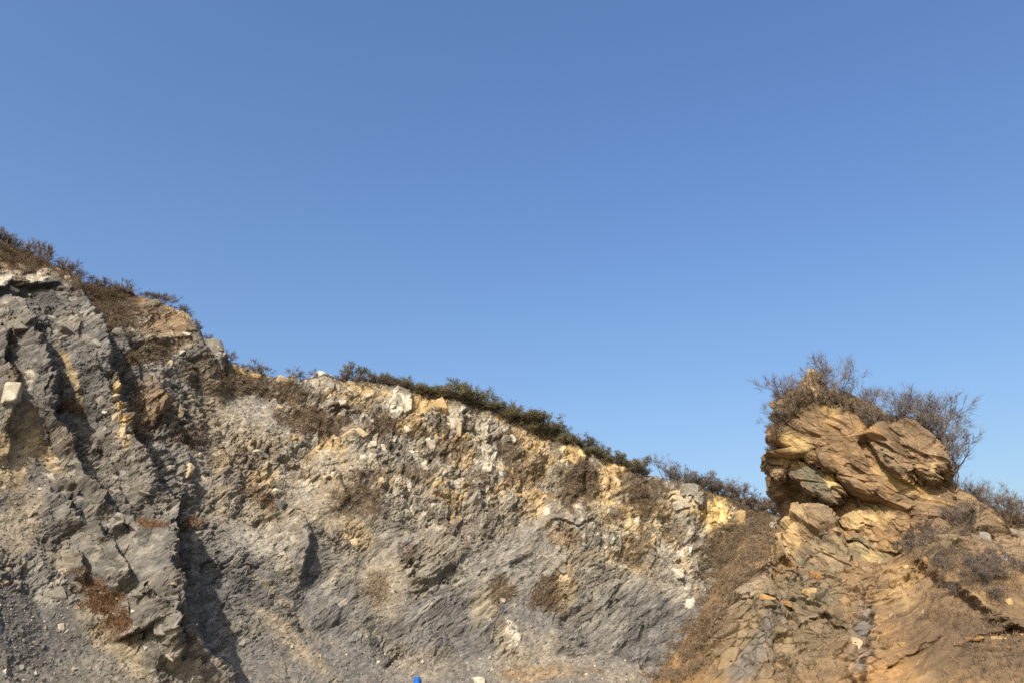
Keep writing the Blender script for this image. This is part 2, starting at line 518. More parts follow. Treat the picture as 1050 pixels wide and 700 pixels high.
# earth lying on the flatter ledges
flat = sstep(0.62, 0.88, GN[:, 2]) * onface
c = lerp(c, 'soil', flat * 0.55 * (0.4 + 0.6 * upper))
PATCH = [  # cx, cy, rx, ry, rot, colour, strength
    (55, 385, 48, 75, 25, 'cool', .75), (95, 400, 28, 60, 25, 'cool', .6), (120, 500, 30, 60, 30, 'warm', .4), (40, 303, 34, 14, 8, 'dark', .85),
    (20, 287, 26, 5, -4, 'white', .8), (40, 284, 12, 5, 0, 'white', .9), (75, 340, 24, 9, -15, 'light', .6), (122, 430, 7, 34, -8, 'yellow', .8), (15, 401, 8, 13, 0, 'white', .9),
    (71, 395, 4, 38, -14, 'tan', .6), (10, 470, 24, 40, 15, 'tan', .55), (15, 540, 26, 40, 20, 'dust', .7), (45, 470, 26, 12, 40, 'tan', .45),
    (30, 650, 70, 56, 20, 'dark', .5), (20, 690, 60, 16, 0, 'warm', .5), (120, 665, 60, 15, 48, 'dust', .8), (50, 610, 14, 14, 0, 'light', .7), (60, 575, 22, 14, 0, 'dust', .4),
    (165, 645, 12, 24, 20, 'light', .45), (205, 600, 34, 60, 30, 'cool', .6), (232, 692, 20, 6, 40, 'dust', .6), (150, 420, 26, 26, 0, 'ochre', .5),
    (160, 330, 46, 20, 18, 'ochre', .6), (185, 318, 30, 12, 25, 'tan', .5), (140, 300, 26, 10, 10, 'ochre', .6), (60, 275, 40, 14, 18, 'ochre', .6), (10, 262, 30, 18, 10, 'ochre', .5),
    (230, 420, 40, 30, 10, 'dust', .55), (260, 422, 34, 12, 20, 'light', .55), (268, 452, 28, 14, 10, 'dust', .7), (200, 480, 34, 16, -40, 'light', .5), (240, 500, 30, 16, 0, 'cool', .4),
    (270, 490, 18, 10, 0, 'tan', .5), (340, 530, 34, 20, 25, 'dust', .6), (365, 545, 20, 12, 30, 'tan', .4), (275, 560, 46, 26, 20, 'light', .5),
    (320, 570, 20, 34, 0, 'cool', .7), (270, 600, 55, 30, 30, 'cool', .55), (305, 662, 64, 13, 42, 'dust', .8), (300, 625, 70, 8, 42, 'dust', .55), (390, 600, 26, 34, -10, 'dust', .5),
    (385, 600, 17, 22, -10, 'soil', .55), (360, 660, 60, 20, 30, 'cool', .6), (460, 650, 60, 40, 10, 'cool', .8), (440, 680, 40, 16, 0, 'dust', .3), (650, 640, 60, 50, 0, 'cool', .75),
    (690, 660, 40, 40, 0, 'cool', .6), (600, 650, 50, 30, -40, 'light', .15), (550, 580, 40, 20, -40, 'light', .5), (500, 580, 40, 20, -35, 'light', .35),
    (580, 600, 14, 26, 0, 'tan', .5), (570, 612, 12, 16, 0, 'soil', .7), (495, 625, 16, 18, 30, 'dust', .6), (515, 610, 14, 14, 0, 'soil', .6), (520, 660, 14, 30, -30, 'dust', .6), (524, 648, 7, 16, -15, 'white', .6),
    (560, 690, 60, 10, 0, 'soil', .6), (545, 696, 40, 8, 0, 'ochre', .35), (575, 550, 16, 10, 0, 'ochre', .55), (540, 545, 40, 24, 0, 'cool', .35),
    (332, 387, 14, 16, 0, 'light', .7), (408, 413, 14, 18, 0, 'white', .75), (432, 412, 12, 18, 0, 'tan', .8), (452, 412, 14, 16, 10, 'tan', .75), (464, 428, 9, 20, 5, 'white', .85),
    (440, 398, 14, 9, 0, 'tan', .7), (480, 410, 18, 10, 25, 'tan', .5), (497, 440, 8, 12, 0, 'white', .5), (500, 468, 14, 16, 0, 'white', .6), (519, 426, 8, 6, 0, 'yellow', .8),
    (545, 450, 24, 14, 25, 'tan', .6), (545, 475, 22, 18, 0, 'tan', .4), (587, 462, 12, 16, 0, 'yellow', .75), (629, 486, 17, 22, 0, 'tan', .8), (615, 515, 14, 12, 0, 'tan', .6), (735, 531, 17, 27, 5, 'yellow', .95),
    (760, 531, 5, 12, 0, 'yellow', .7), (697, 515, 18, 10, 10, 'white', .55), (702, 500, 14, 12, 0, 'warm', .7), (700, 578, 18, 40, 5, 'white', .45), (702, 580, 10, 14, 10, 'tan', .35), (600, 520, 30, 12, 0, 'dust', .3),
    (380, 465, 24, 16, 0, 'light', .6), (345, 470, 40, 10, 0, 'dust', .6), (325, 485, 40, 10, 0, 'dust', .5), (370, 405, 22, 14, 0, 'tan', .4), (290, 384, 16, 9, 0, 'tan', .7), (255, 382, 18, 8, 10, 'tan', .4),
    (142, 325, 12, 9, 0, 'light', .8), (128, 345, 16, 8, -15, 'light', .7), (182, 362, 9, 8, -30, 'light', .7), (221, 360, 10, 17, 0, 'light', .8), (172, 350, 40, 8, 5, 'dust', .5)]
# dry brush and grass cover
BRUSH = [(25, 262, 46, 17, 15, 1), (80, 288, 24, 15, 25, .95), (112, 300, 26, 12, 10, .9), (105, 322, 12, 26, -25, .9), (135, 325, 20, 20, 0, .55), (165, 322, 36, 9, 12, .35), (150, 368, 34, 12, -20, .7),
         (200, 385, 20, 14, 0, .5), (250, 392, 34, 14, 10, .75), (300, 399, 30, 9, 5, .75), (318, 430, 30, 16, 10, .8), (345, 432, 16, 12, -20, .7), (392, 437, 18, 11, 15, .8), (365, 515, 28, 18, 0, .7),
         (375, 490, 20, 7, 0, .5), (428, 485, 18, 10, 0, .6), (462, 465, 16, 12, 0, .6), (490, 490, 14, 8, 0, .5), (520, 458, 12, 16, 0, .65), (526, 485, 14, 10, -40, .6), (545, 478, 20, 14, 0, .5),
         (592, 500, 22, 24, 0, .75), (660, 512, 24, 22, 0, .8), (630, 528, 16, 7, -30, .6), (655, 560, 12, 22, 15, .55), (745, 558, 36, 18, -38, .85), (690, 545, 12, 12, 0, .4), (560, 606, 15, 20, 0, .75), (512, 612, 14, 14, 0, .5),
         (420, 570, 12, 10, 0, .35), (388, 602, 14, 20, 0, .4), (105, 622, 16, 42, -40, .95), (155, 545, 16, 7, 12, .9), (203, 533, 9, 8, 0, .8), (70, 424, 15, 6, 0, .75), (268, 510, 18, 5, 35, .6), (235, 470, 26, 12, 10, .4), (195, 447, 26, 12, 0, .45),
         (720, 500, 40, 8, 18, .6), (775, 522, 24, 10, 20, .9), (455, 440, 10, 8, 0, .4), (570, 450, 14, 8, 20, .5), (660, 494, 40, 5, 18, .55), (225, 400, 20, 12, 0, .5), (5, 400, 14, 10, 0, .4), (60, 455, 20, 6, 40, .35), (680, 525, 10, 14, 0, .4)]
nzq = 0.5 * fbm(P / 2.0, 5, 56, 0.6)
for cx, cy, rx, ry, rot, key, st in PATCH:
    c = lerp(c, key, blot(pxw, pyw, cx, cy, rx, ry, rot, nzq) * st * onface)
brush = np.zeros(len(P))
nzb = 1.25 * fbm(P / 1.3, 5, 57, 0.7)
for cx, cy, rx, ry, rot, st in BRUSH:
    brush = np.maximum(brush, blot(pxw, pyw, cx, cy, rx * 1.05, ry * 1.05, rot, nzb) * st)
brush *= onface
rustm = np.zeros(len(P))
for q in [(105, 622, 18, 44, -40), (155, 545, 18, 8, 12), (203, 533, 11, 10, 0), (70, 424, 17, 8, 0), (268, 510, 20, 7, 35)]:
    rustm = np.maximum(rustm, blot(pxw, pyw, *q, nzq))
c = lerp(c, 'brown', brush * 0.8 * (1 - rustm))
c = lerp(c, 'rust', brush * 0.85 * rustm)
c = np.where(onface[:, None] > 0, c, PAL['brown'][None] * 1.2)
c *= (cellv * (1 - scree) + scree)[:, None] * fine[:, None] * (1 + 0.28 * g3)[:, None]
gravel = 0.8 + 0.5 * _u(worley(P / 0.35, 58)[2], 3)
c *= (1 + scree * (gravel - 1))[:, None] * ALB
WALL_P, WALL_N, WALL_B, WALL_RUST, WALL_SCREE, WALL_FACE = P, GN, brush, rustm, scree, onface
wall = tag(link('quarry_wall', mesh_from('quarry_wall', P, grid_faces(*shape), M_ROCK, c)), kind='structure')
wpx, wpy = project(P)

# ------------------------------------------------------------------ orange spur on the right
TOPH = np.array([(500, 735, 44), (600, 716, 46), (665, 700, 49), (700, 658, 52), (722, 622, 54), (742, 580, 56), (765, 546, 58), (786, 534, 60), (805, 560, 60.5), (830, 576, 60.5), (900, 576, 61), (930, 560, 62.5), (960, 524, 65), (985, 510, 66.5),
                 (1010, 519, 67), (1050, 529, 67), (1120, 540, 67), (1300, 560, 66)], float)
BASH = np.array([(500, 42), (650, 40), (750, 38), (900, 36), (1050, 34), (1300, 30)], float)
HC, HR, HB = 660, 370, 90
sh = np.linspace(560, 1270, HC)
T = at(sh, smooth_interp(sh, TOPH[:, 0], TOPH[:, 1], 4), smooth_interp(sh, TOPH[:, 0], TOPH[:, 2], 12))
hb_px = W0 / 2 + (sh - W0 / 2) * 1.12 - 40
B = at(hb_px, 725, smooth_interp(sh, BASH[:, 0], BASH[:, 1], 12))
B[:, 2] = -0.8
v = np.linspace(0, 1, HR)
P = np.empty((HR + HB, HC, 3))
bul = 0.14 * np.sin(np.pi * v)
P[:HR, :, :2] = B[None, :, :2] + (T - B)[None, :, :2] * (v - 0.5 * bul * (1 - v))[:, None, None]
P[:HR, :, 2] = B[None, :, 2] + (T - B)[None, :, 2] * (v + 0.35 * bul)[:, None]
back = T[:, :2] / np.linalg.norm(T[:, :2], axis=1)[:, None]
bk = (np.arange(1, HB + 1) / HB) ** 1.3 * 26.0
P[HR:, :, :2] = T[None, :, :2] + back[None] * bk[:, None, None]
P[HR:, :, 2] = np.maximum(T[None, :, 2] - 0.25 * bk[:, None] - 0.05 * bk[:, None] ** 2, -1.5)
N = np.cross(np.gradient(P, axis=1), np.gradient(P, axis=0)); N /= np.linalg.norm(N, axis=2)[..., None] + 1e-9
hshape = P.shape[:2]
P = P.reshape(-1, 3); N = N.reshape(-1, 3)
onface = np.repeat(np.concatenate([np.ones(HR), np.zeros(HB)]), HC)
vv = np.repeat(np.concatenate([v, np.ones(HB)]), HC)
px0, py0 = project(P)
wob, wob2 = fbm(P / 1.6, 4, 61), fbm(P / 1.6 + 30, 4, 65)
pxw, pyw = px0 + 9 * wob, py0 + 9 * wob2
rib = 0
for pts, wl, wr in [
    ([(905, 606, .4), (925, 588, .9), (945, 577, 1.5), (968, 588, 1.7), (990, 602, 1.7), (1020, 622, 1.6), (1060, 645, 1.4), (1100, 662, .9), (1150, 682, .3), (1200, 700, 0)][::-1], 60, 11),
    ([(868, 590, .3), (884, 612, .8), (889, 640, 1.3), (886, 672, 1.3), (880, 705, 1.0)], 60, 8),
    ([(800, 575, .5), (770, 585, .7), (750, 610, .6), (735, 640, .4)], 18, 6),
    ([(835, 590, .5), (842, 600, .7), (838, 612, .3)], 10, 3),
    ([(860, 545, .3), (870, 560, .7), (862, 575, .3)], 14, 4),
    ([(824, 588, .5), (810, 586, .6)], 8, 3),
    ([(848, 598, .6), (836, 592, .7), (826, 596, .4)], 8, 3),
    ([(806, 622, .5), (780, 612, .6), (765, 616, .3)], 10, 3),
    ([(860, 640, .6), (845, 632, .7), (825, 640, .4)], 14, 4),
    ([(780, 560, .5), (760, 580, .8), (742, 610, .8), (725, 645, .5)][::-1], 26, 6),
    ([(960, 655, .4), (940, 662, .6), (915, 680, .5)], 16, 5),
    ([(1040, 640, .4), (1000, 652, .6), (985, 660, .3)], 12, 4),
]:
    rib = rib + crest(pxw, pyw, pts, wl, wr)
rockm = np.zeros(len(P))
nzp = 0.5 * fbm(P / 2.2, 4, 66)
for q in [(830, 570, 70, 60, 0), (790, 640, 85, 60, -30), (880, 660, 30, 60, 0), (870, 590, 60, 40, 0), (1020, 545, 50, 30, 20), (960, 545, 40, 36, 0), (860, 540, 90, 40, 0)]:
    rockm = np.maximum(rockm, blot(px0, py0, *q, nzp))
wp = P + 0.5 * np.stack([fbm(P / 4, 2, 67), fbm(P / 4 + 9, 2, 68), fbm(P / 4 + 19, 2, 69)], 1)
f1, c1, h1 = facets(strata(wp, 48, 3.4, 1.6, 2.0), 71, 1.2, .7)
f2, c2, h2 = facets(strata(wp, 44, 1.3, .55, .8), 72, 1.1, .6, .2)
f3, c3, h3 = facets(strata(wp, 40, .55, .24, .35), 73, 1, .5, .3)
rough = 0.25 + 0.75 * rockm
rim = 1 - 0.6 * sstep(0.9, 1, vv)
disp = (rough * (0.95 * f1 + 0.36 * f2 - 0.16 * c2 - 0.2 * c1) + (0.3 + 0.7 * rough) * (0.08 * f3 + 0.04 * fbm(P / .35, 3, 74)) + 0.9 * fbm(P / 6, 4, 75)) * rim
toc = CAM - P; toc[:, 2] *= 0.35; toc /= np.linalg.norm(toc, axis=1)[:, None]
NH = N * 0.45 + toc * 0.55
NH /= np.linalg.norm(NH, axis=1)[:, None]
P = P + NH * disp[:, None] + toc * (rib * onface)[:, None]
Pg = P.reshape(*hshape, 3)
GN = np.cross(np.gradient(Pg, axis=1), np.gradient(Pg, axis=0)).reshape(-1, 3); GN /= np.linalg.norm(GN, axis=1)[:, None] + 1e-9
g1, g2, g3 = fbm(P / 6, 4, 76), fbm(P / 1.8, 4, 77), fbm(strata(P, 55, .7, .2, .4), 4, 78)
c = np.tile(PAL['ochre'], (len(P), 1))
c = lerp(c, 'soil', sstep(-0.2, 0.3, g2) * 0.6)
c = lerp(c, 'rose', rockm * sstep(-0.3, 0.3, -g2) * 0.6)
c = lerp(c, 'greenish', rockm * sstep(-0.1, 0.35, g1 + .3 * g2) * 0.7)
PATCHH = [(790, 640, 70, 70, -35, 'greenish', .45), (770, 670, 14, 50, 32, 'cool', .6), (830, 600, 40, 26, 0, 'greenish', .4), (850, 660, 30, 40, 0, 'soil', .4), (885, 655, 12, 45, 0, 'cool', .7), (880, 660, 6, 14, 0, 'rose', .8),
          (740, 625, 26, 50, 32, 'soil', .5), (735, 590, 12, 20, 30, 'orange', .6), (700, 670, 14, 34, 48, 'orange', .5), (690, 695, 40, 8, 0, 'orange', .6), (815, 540, 20, 30, 0, 'tan', .6), (800, 575, 16, 40, 45, 'orange', .4), (775, 600, 8, 42, 38, 'dust', .6),
          (950, 600, 50, 24, 25, 'orange', .45), (930, 600, 20, 20, 0, 'tan', .45), (920, 670, 34, 40, 30, 'orange', .55), (900, 695, 30, 14, -30, 'orange', .8), (1010, 620, 30, 7, 30, 'tan', .7), (1000, 655, 90, 44, 0, 'brown', .75), (965, 606, 40, 16, 25, 'soil', .5), (1010, 545, 40, 24, 10, 'rose', .6), (1040, 560, 30, 20, 0, 'rose', .5),
          (900, 560, 40, 26, 0, 'rose', .5), (945, 540, 30, 20, 0, 'rose', .7), (1040, 690, 40, 20, 0, 'soil', .4)]
nzq = 0.5 * fbm(P / 1.6, 5, 79, 0.6)
for cx, cy, rx, ry, rot, key, st in PATCHH:
    c = lerp(c, key, blot(pxw, pyw, cx, cy, rx, ry, rot, nzq) * st)
BRUSHH = [(765, 575, 18, 60, 40, .6), (735, 640, 18, 46, 36, .55), (715, 670, 18, 20, 30, .7), (790, 530, 18, 14, 0, .9), (960, 570, 50, 18, 22, .9), (1010, 590, 50, 22, 28, .9), (1000, 640, 60, 24, 20, .7), (1030, 680, 60, 30, 0, .65),
          (970, 620, 40, 18, 20, .5), (1000, 515, 20, 14, 20, .8), (1035, 530, 40, 9, 5, .7), (930, 640, 20, 20, 0, .35), (850, 645, 20, 26, 0, .3), (700, 690, 40, 10, -10, .5), (820, 690, 40, 14, 0, .35), (990, 530, 14, 30, 0, .6), (845, 585, 40, 6, 0, .3), (1110, 600, 60, 40, 20, .7), (1150, 660, 70, 30, 0, .6), (1120, 545, 60, 12, 5, .7), (1200, 600, 40, 40, 0, .5)]
brush = np.zeros(len(P))
nzb = 1.1 * fbm(P / 1.0, 5, 80, 0.7)
for cx, cy, rx, ry, rot, st in BRUSHH:
    brush = np.maximum(brush, blot(pxw, pyw, cx, cy, rx, ry, rot, nzb) * st)
c = lerp(c, 'brown', brush * 0.65)
c *= ((0.8 + 0.4 * _u(h2, 8)) * rockm + (1 - rockm))[:, None] * (0.86 + 0.28 * _u(h3, 8))[:, None] * (1 + 0.3 * g3)[:, None] * ALB
HILL_P, HILL_N, HILL_B, HILL_FACE, HILL_ROCK = P, GN, brush, onface, rockm
HILL_RIM = sstep(0.93, 0.97, vv) * onface
hill = tag(link('hill', mesh_from('hill', P, grid_faces(*hshape), M_ORANGE, c)), kind='structure')
hpx, hpy = project(P)

# ------------------------------------------------------------------ the crag on the spur
def concentric(n):
    a = np.linspace(-1, 1, n)
    X, Y = np.meshgrid(a, a)
    r = np.where(np.abs(X) > np.abs(Y), X, Y)
    with np.errstate(divide='ignore', invalid='ignore'):
        th = np.where(np.abs(X) > np.abs(Y), (np.pi / 4) * np.nan_to_num(Y / X), np.pi / 2 - (np.pi / 4) * np.nan_to_num(X / Y))
    th = np.where((X == 0) & (Y == 0), 0, th)
    return (r * np.cos(th)).ravel(), (r * np.sin(th)).ravel()

def rock_body(name, outline, R, thick, n, centre=None, seed=1, palette=None, amp=1.0, dip=-32, flatness=4.0, lean=0.0, parent=None, turn=0.0, fs=1.0):
    """a rock whose front follows an outline (photo pixels, at range R) and which is `thick` metres deep"""
    o = np.array(outline, float)
    cx, cy = centre if centre else o.mean(0)
    C = at(cx, cy, R)
    fw = np.array([C[0], C[1], 0]); fw /= np.linalg.norm(fw)
    rt = np.array([fw[1], -fw[0], 0]); up = np.array([0, 0, 1.0])
    Pw = at(o[:, 0], o[:, 1], R) - C
    # bring the outline onto the upright plane through C
    Pw = (Pw + C - CAM) * ((C - CAM) @ fw / ((Pw + C - CAM) @ fw))[:, None] + CAM - C
    ox, oz = Pw @ rt, Pw @ up
    ang = np.arctan2(oz, ox); rad = np.hypot(ox, oz)
    k = np.argsort(ang); ang, rad = ang[k], rad[k]
    ang = np.concatenate([ang - 2 * np.pi, ang, ang + 2 * np.pi]); rad = np.tile(rad, 3)
    dx, dz = concentric(n)
    rho = np.hypot(dx, dz); al = np.arctan2(dz, dx)
    rr = np.interp(al, ang, rad)
    X, Z = rho * np.cos(al) * rr, rho * np.sin(al) * rr
    prof = np.sqrt(np.clip(1 - rho ** flatness, 0, 1))
    faces = grid_faces(n, n)
    front = C + X[:, None] * rt + Z[:, None] * up - (prof * thick * 0.5 + Z * lean * -1 + X * turn)[:, None] * fw
    rear = C + X[:, None] * rt + Z[:, None] * up + (prof * thick * 0.5 - (Z * lean * -1 + X * turn))[:, None] * fw
    V = np.concatenate([front, rear])
    F = np.concatenate([faces, faces[:, ::-1] + n * n])
    # outward direction of the smooth body
    d = np.concatenate([np.stack([X / rr.mean(), -prof * 0.9, Z / rr.mean()], 1), np.stack([X / rr.mean(), prof * 0.9, Z / rr.mean()], 1)])
    D = d[:, :1] * rt + d[:, 1:2] * fw + d[:, 2:3] * up
    D /= np.linalg.norm(D, axis=1)[:, None] + 1e-9
    w_ = 0.35 * fs * np.stack([fbm(V / 3.0, 2, seed), fbm(V / 3.0 + 9, 2, seed + 1), fbm(V / 3.0 + 21, 2, seed + 2)], 1)
    q = (V + w_) / fs
    f0, c0, h0 = facets(strata(q, dip, 5.5, 2.6, 3.0), seed + 12, 1.2, 1.0, .05)
    f1, c1, h1 = facets(strata(q, dip + 8, 2.4, 1.2, 1.6), seed + 3, 1.2, .9, .05)
    f2, c2, h2 = facets(strata(q, dip - 6, .95, .48, .7), seed + 4, 1.2, .8, .07)
    f3, c3, h3 = facets(strata(q, dip, .42, .17, .3), seed + 5)
    bkn = sstep(-.1, .35, fbm(V / 2.5, 3, seed + 13))
    disp = amp * (1.1 * f0 + (0.42 + 0.4 * bkn) * f1 + (0.12 + 0.30 * bkn) * f2 - 0.30 * c0 - 0.12 * c1 * bkn + (0.09 + 0.09 * bkn) * f3 + 0.03 * fbm(V / .3, 3, seed + 6) + 0.3 * fbm(V / 4, 3, seed + 7))
    V = V + D * disp[:, None]
    c = np.tile(PAL[palette[0]], (len(V), 1))
    g1, g2 = fbm(V / 3.0, 4, seed + 8), fbm(V / 1.0, 4, seed + 9)
    g3 = fbm(strata(V, dip, 1.2, .5, .8), 5, seed + 10)
    c = lerp(c, palette[1], sstep(-0.15, 0.3, g1 + .5 * g2) * 0.8)
    c = lerp(c, palette[2], sstep(0.05, 0.4, -g1 + .7 * g2) * 0.75)
    px_, py_ = project(V)
    nzz = .4 * fbm(V / 1.2, 4, seed + 11)
    for cx_, cy_, rx, ry, rot, key, st in CRAGPATCH:
        c = lerp(c, key, blot(px_ + 6 * g2, py_ + 6 * g1, cx_, cy_, rx, ry, rot, nzz) * st)
    c *= ((0.76 + 0.46 * _u(h2, 8)) * (0.84 + 0.32 * _u(h3, 8)) * (1 + .32 * g3) * ALB)[:, None]
    # weld the two rims by sharing the front rim's vertices
    edge = np.zeros((n, n), bool); edge[0] = edge[-1] = True; edge[:, 0] = edge[:, -1] = True
    e = np.nonzero(edge.ravel())[0]
    mp = np.arange(2 * n * n); mp[e + n * n] = e
    F = mp[F]
    used = np.zeros(2 * n * n, bool); used[F.ravel()] = True
    re = np.cumsum(used) - 1
    return link(name, mesh_from(name, V[used], re[F], M_ORANGE, c[used]), parent), V[:n * n], prof

CRAGPATCH = [(860, 470, 50, 26, 30, 'rose', .5), (815, 455, 22, 9, 20, 'yellow', .55), (815, 470, 20, 8, 0, 'tan', .6), (833, 398, 10, 16, 0, 'tan', .8), (850, 425, 14, 8, 20, 'tan', .4), (890, 440, 18, 8, 40, 'orange', .6),
             (945, 455, 26, 16, 20, 'rose', .7), (935, 475, 20, 12, 20, 'rose', .5), (944, 484, 2.5, 13, 0, 'orange', .8), (957, 478, 2.5, 15, 4, 'tan', .6), (925, 495, 34, 7, 28, 'yellow', .5), (880, 500, 40, 10, 28, 'rose', .5),
             (840, 495, 24, 10, 38, 'greenish', .7), (853, 492, 6, 9, -30, 'yellow', .9), (878, 533, 17, 9, 0, 'tan', .7), (905, 530, 12, 9, 10, 'tan', .9), (830, 512, 9, 8, 0, 'rose', .6), (838, 535, 20, 22, 0, 'rose', .5), (845, 560, 22, 16, 0, 'greenish', .5), (812, 550, 8, 26, -8, 'tan', .7),
             (920, 550, 30, 20, 20, 'ochre', .6), (880, 560, 16, 12, 0, 'greenish', .5), (960, 530, 40, 12, 25, 'rose', .7)]
crag = bpy.data.objects.new('rock_crag', None)
COL.objects.link(crag)
tag(crag, 'tall orange-brown rock crag with a slanting overhang, crowned with bare shrubs', 'crag')
pal = ('ochre', 'soil', 'rose')
body, BODY_V, _ = rock_body('rock_body', [(792, 575), (800, 535), (797, 512), (791, 492), (790, 470), (797, 440), (806, 418), (818, 402), (832, 394), (848, 400), (866, 408), (888, 420), (910, 434), (935, 446),
                   (955, 478), (968, 505), (990, 530), (1000, 560), (975, 615), (900, 640), (840, 640), (805, 615)], 64.2, 7.0, 250, (885, 515), 101, pal, 0.9, -32, 8, 0.12, crag, 0.20)
slab, SLAB_V, _ = rock_body('overhanging_slab', [(785, 474), (786, 456), (792, 440), (801, 422), (812, 408), (824, 397), (836, 395), (848, 403), (862, 412), (880, 425), (898, 444), (915, 462), (938, 480), (962, 500), (990, 526), (985, 540), (955, 536), (927, 530), (903, 515), (872, 506), (858, 492), (840, 486), (822, 474), (806, 468), (795, 476)],
                   60.6, 3.6, 200, (862, 460), 131, pal, 0.62, -32, 9, 0.06, crag, -0.30)
capb, CAP_V, _ = rock_body('cap_block', [(896, 456), (904, 442), (920, 437), (936, 438), (950, 445), (963, 455), (971, 468), (974, 482), (970, 496), (960, 505), (938, 497), (916, 486), (905, 470)], 61.0, 4.6, 120, (938, 470), 151, ('rose', 'soil', 'rose'), 0.62, -40, 14, 0.06, crag, -0.06, 0.8)
rock_body('shoulder', [(930, 512), (950, 494), (970, 488), (986, 498), (1008, 516), (1030, 538), (1015, 570), (960, 572), (930, 545)], 62.6, 4.0, 120, None, 201, ('rose', 'soil', 'ochre'), 0.6, -35, 8, 0.25, crag, -0.1)
rock_body('nose_block', [(784, 472), (787, 463), (800, 463), (808, 474), (806, 488), (797, 494), (790, 484)], 60.2, 2.2, 50, None, 161, ('soil', 'rose', 'greenish'), 0.5, -32, 8, 0, crag, fs=0.5)
rock_body('ledge_slab', [(806, 474), (822, 474), (838, 482), (858, 498), (868, 517), (856, 518), (838, 508), (822, 496), (808, 488)], 60.7, 2.2, 80, None, 165, ('greenish', 'soil', 'rose'), 0.6, -36, 8, 0, crag, fs=0.55)
rock_body('lower_block', [(788, 590), (795, 555), (801, 534), (812, 521), (828, 516), (846, 521), (862, 537), (876, 562), (880, 600), (840, 618), (800, 615)], 60.4, 3.4, 140, (835, 562), 171, ('rose', 'greenish', 'tan'), 0.85, -50, 10, 0.14, crag)
rock_body('lower_block', [(850, 565), (858, 537), (868, 522), (893, 518), (916, 528), (940, 548), (960, 578), (935, 608), (870, 608)], 61.5, 2.8, 130, (898, 562), 181, ('tan', 'greenish', 'rose'), 0.75, -40, 10, 0.14, crag)
rock_body('pinnacle', [(821, 410), (825, 391), (832, 379), (840, 386), (849, 400), (850, 412)], 60.8, 2.2, 50, None, 191, ('tan', 'ochre', 'soil'), 0.5, 60, 6, 0, crag, fs=0.55)
rock_body('pinnacle', [(796, 428), (798, 410), (804, 404), (808, 414), (807, 430)], 62.0, 1.4, 30, None, 195, ('tan', 'ochre', 'soil'), 0.3, 60, 6, 0, crag, fs=0.5)
ALLC = np.concatenate([BODY_V, SLAB_V, CAP_V])
apx, apy = project(ALLC)

# ------------------------------------------------------------------ picking points on the surfaces
def pick(which, px, py):
    if which == 'wall':
        q, xx, yy, nn, ok = WALL_P, wpx, wpy, WALL_N, WALL_FACE > 0
    elif which == 'hill':
        q, xx, yy, nn, ok = HILL_P, hpx, hpy, HILL_N, HILL_FACE > 0
    else:
        q, xx, yy, nn, ok = ALLC, apx, apy, None, None
    d = (xx - px) ** 2 + (yy - py) ** 2
    if ok is not None:
        d = np.where(ok, d, 1e9)
    near = np.nonzero(d < d.min() + 3.0)[0]
    i = near[np.argmin(((q[near] - CAM) ** 2).sum(1))]
    return q[i], (nn[i] if nn is not None else np.array([0, -1.0, 0]))

# ------------------------------------------------------------------ separate blocks set in the wall
def block_mesh(name, seed, mat):
    r = random.Random(seed)
    b = bmesh.new()
    for _ in range(20):
        x, y, z = (r.uniform(-1, 1) for _ in range(3))
        m = max(abs(x), abs(y), abs(z))
        k = r.uniform(0.78, 1.0) / m
        b.verts.new((0.5 * x * k, 0.5 * y * k, 0.5 * z * k))
    bmesh.ops.convex_hull(b, input=b.verts)
    for v_ in [v_ for v_ in b.verts if not v_.link_faces]:
        b.verts.remove(v_)
    bmesh.ops.bevel(b, geom=list(b.edges), offset=0.035, segments=1, affect='EDGES')
    for v_ in b.verts:
        v_.co += Vector((r.uniform(-1, 1), r.uniform(-1, 1), r.uniform(-1, 1))) * 0.018
    bmesh.ops.triangulate(b, faces=b.faces)
    me = bpy.data.meshes.new(name)
    b.to_mesh(me); b.free()
    me.materials.append(mat)
    return me
BLK = {k: [block_mesh('rock_block', 50 + 10 * i + j, m) for j in range(5)] for i, (k, m) in enumerate(BLOCKMAT.items())}

def put_block(which, parent, px, py, w, h, key, roll=0, name='rock_block', sink=0.42, depth=None, i=[0]):
    p, n = pick(which, px, py)
    dist = np.linalg.norm(p - CAM)
    k = dist / FPX * math.cos(math.radians(6))
    i[0] += 1
    o = link(name, BLK[key][i[0] % 5], parent)
    fw = Vector((p[0], p[1], 0)).normalized()
    rt = Vector((fw.y, -fw.x, 0))
    M = Matrix((rt, fw, Vector((0, 0, 1)))).transposed()
    rr = random.Random(i[0])
    R = M @ Matrix.Rotation(math.radians(roll), 3, 'Y') @ Matrix.Rotation(math.radians(rr.uniform(-18, 18)), 3, 'X') @ Matrix.Rotation(math.radians(rr.uniform(-20, 20)), 3, 'Z')
    sx, sz = w * k * 1.15, h * k * 1.15
    sy = depth if depth else 0.9 * min(sx, sz) + 0.25
    pos = Vector(p) + fw * (sy * sink)
    o.matrix_world = Matrix.Translation(pos) @ R.to_4x4() @ Matrix.Diagonal((sx, sy, sz, 1))
    return o

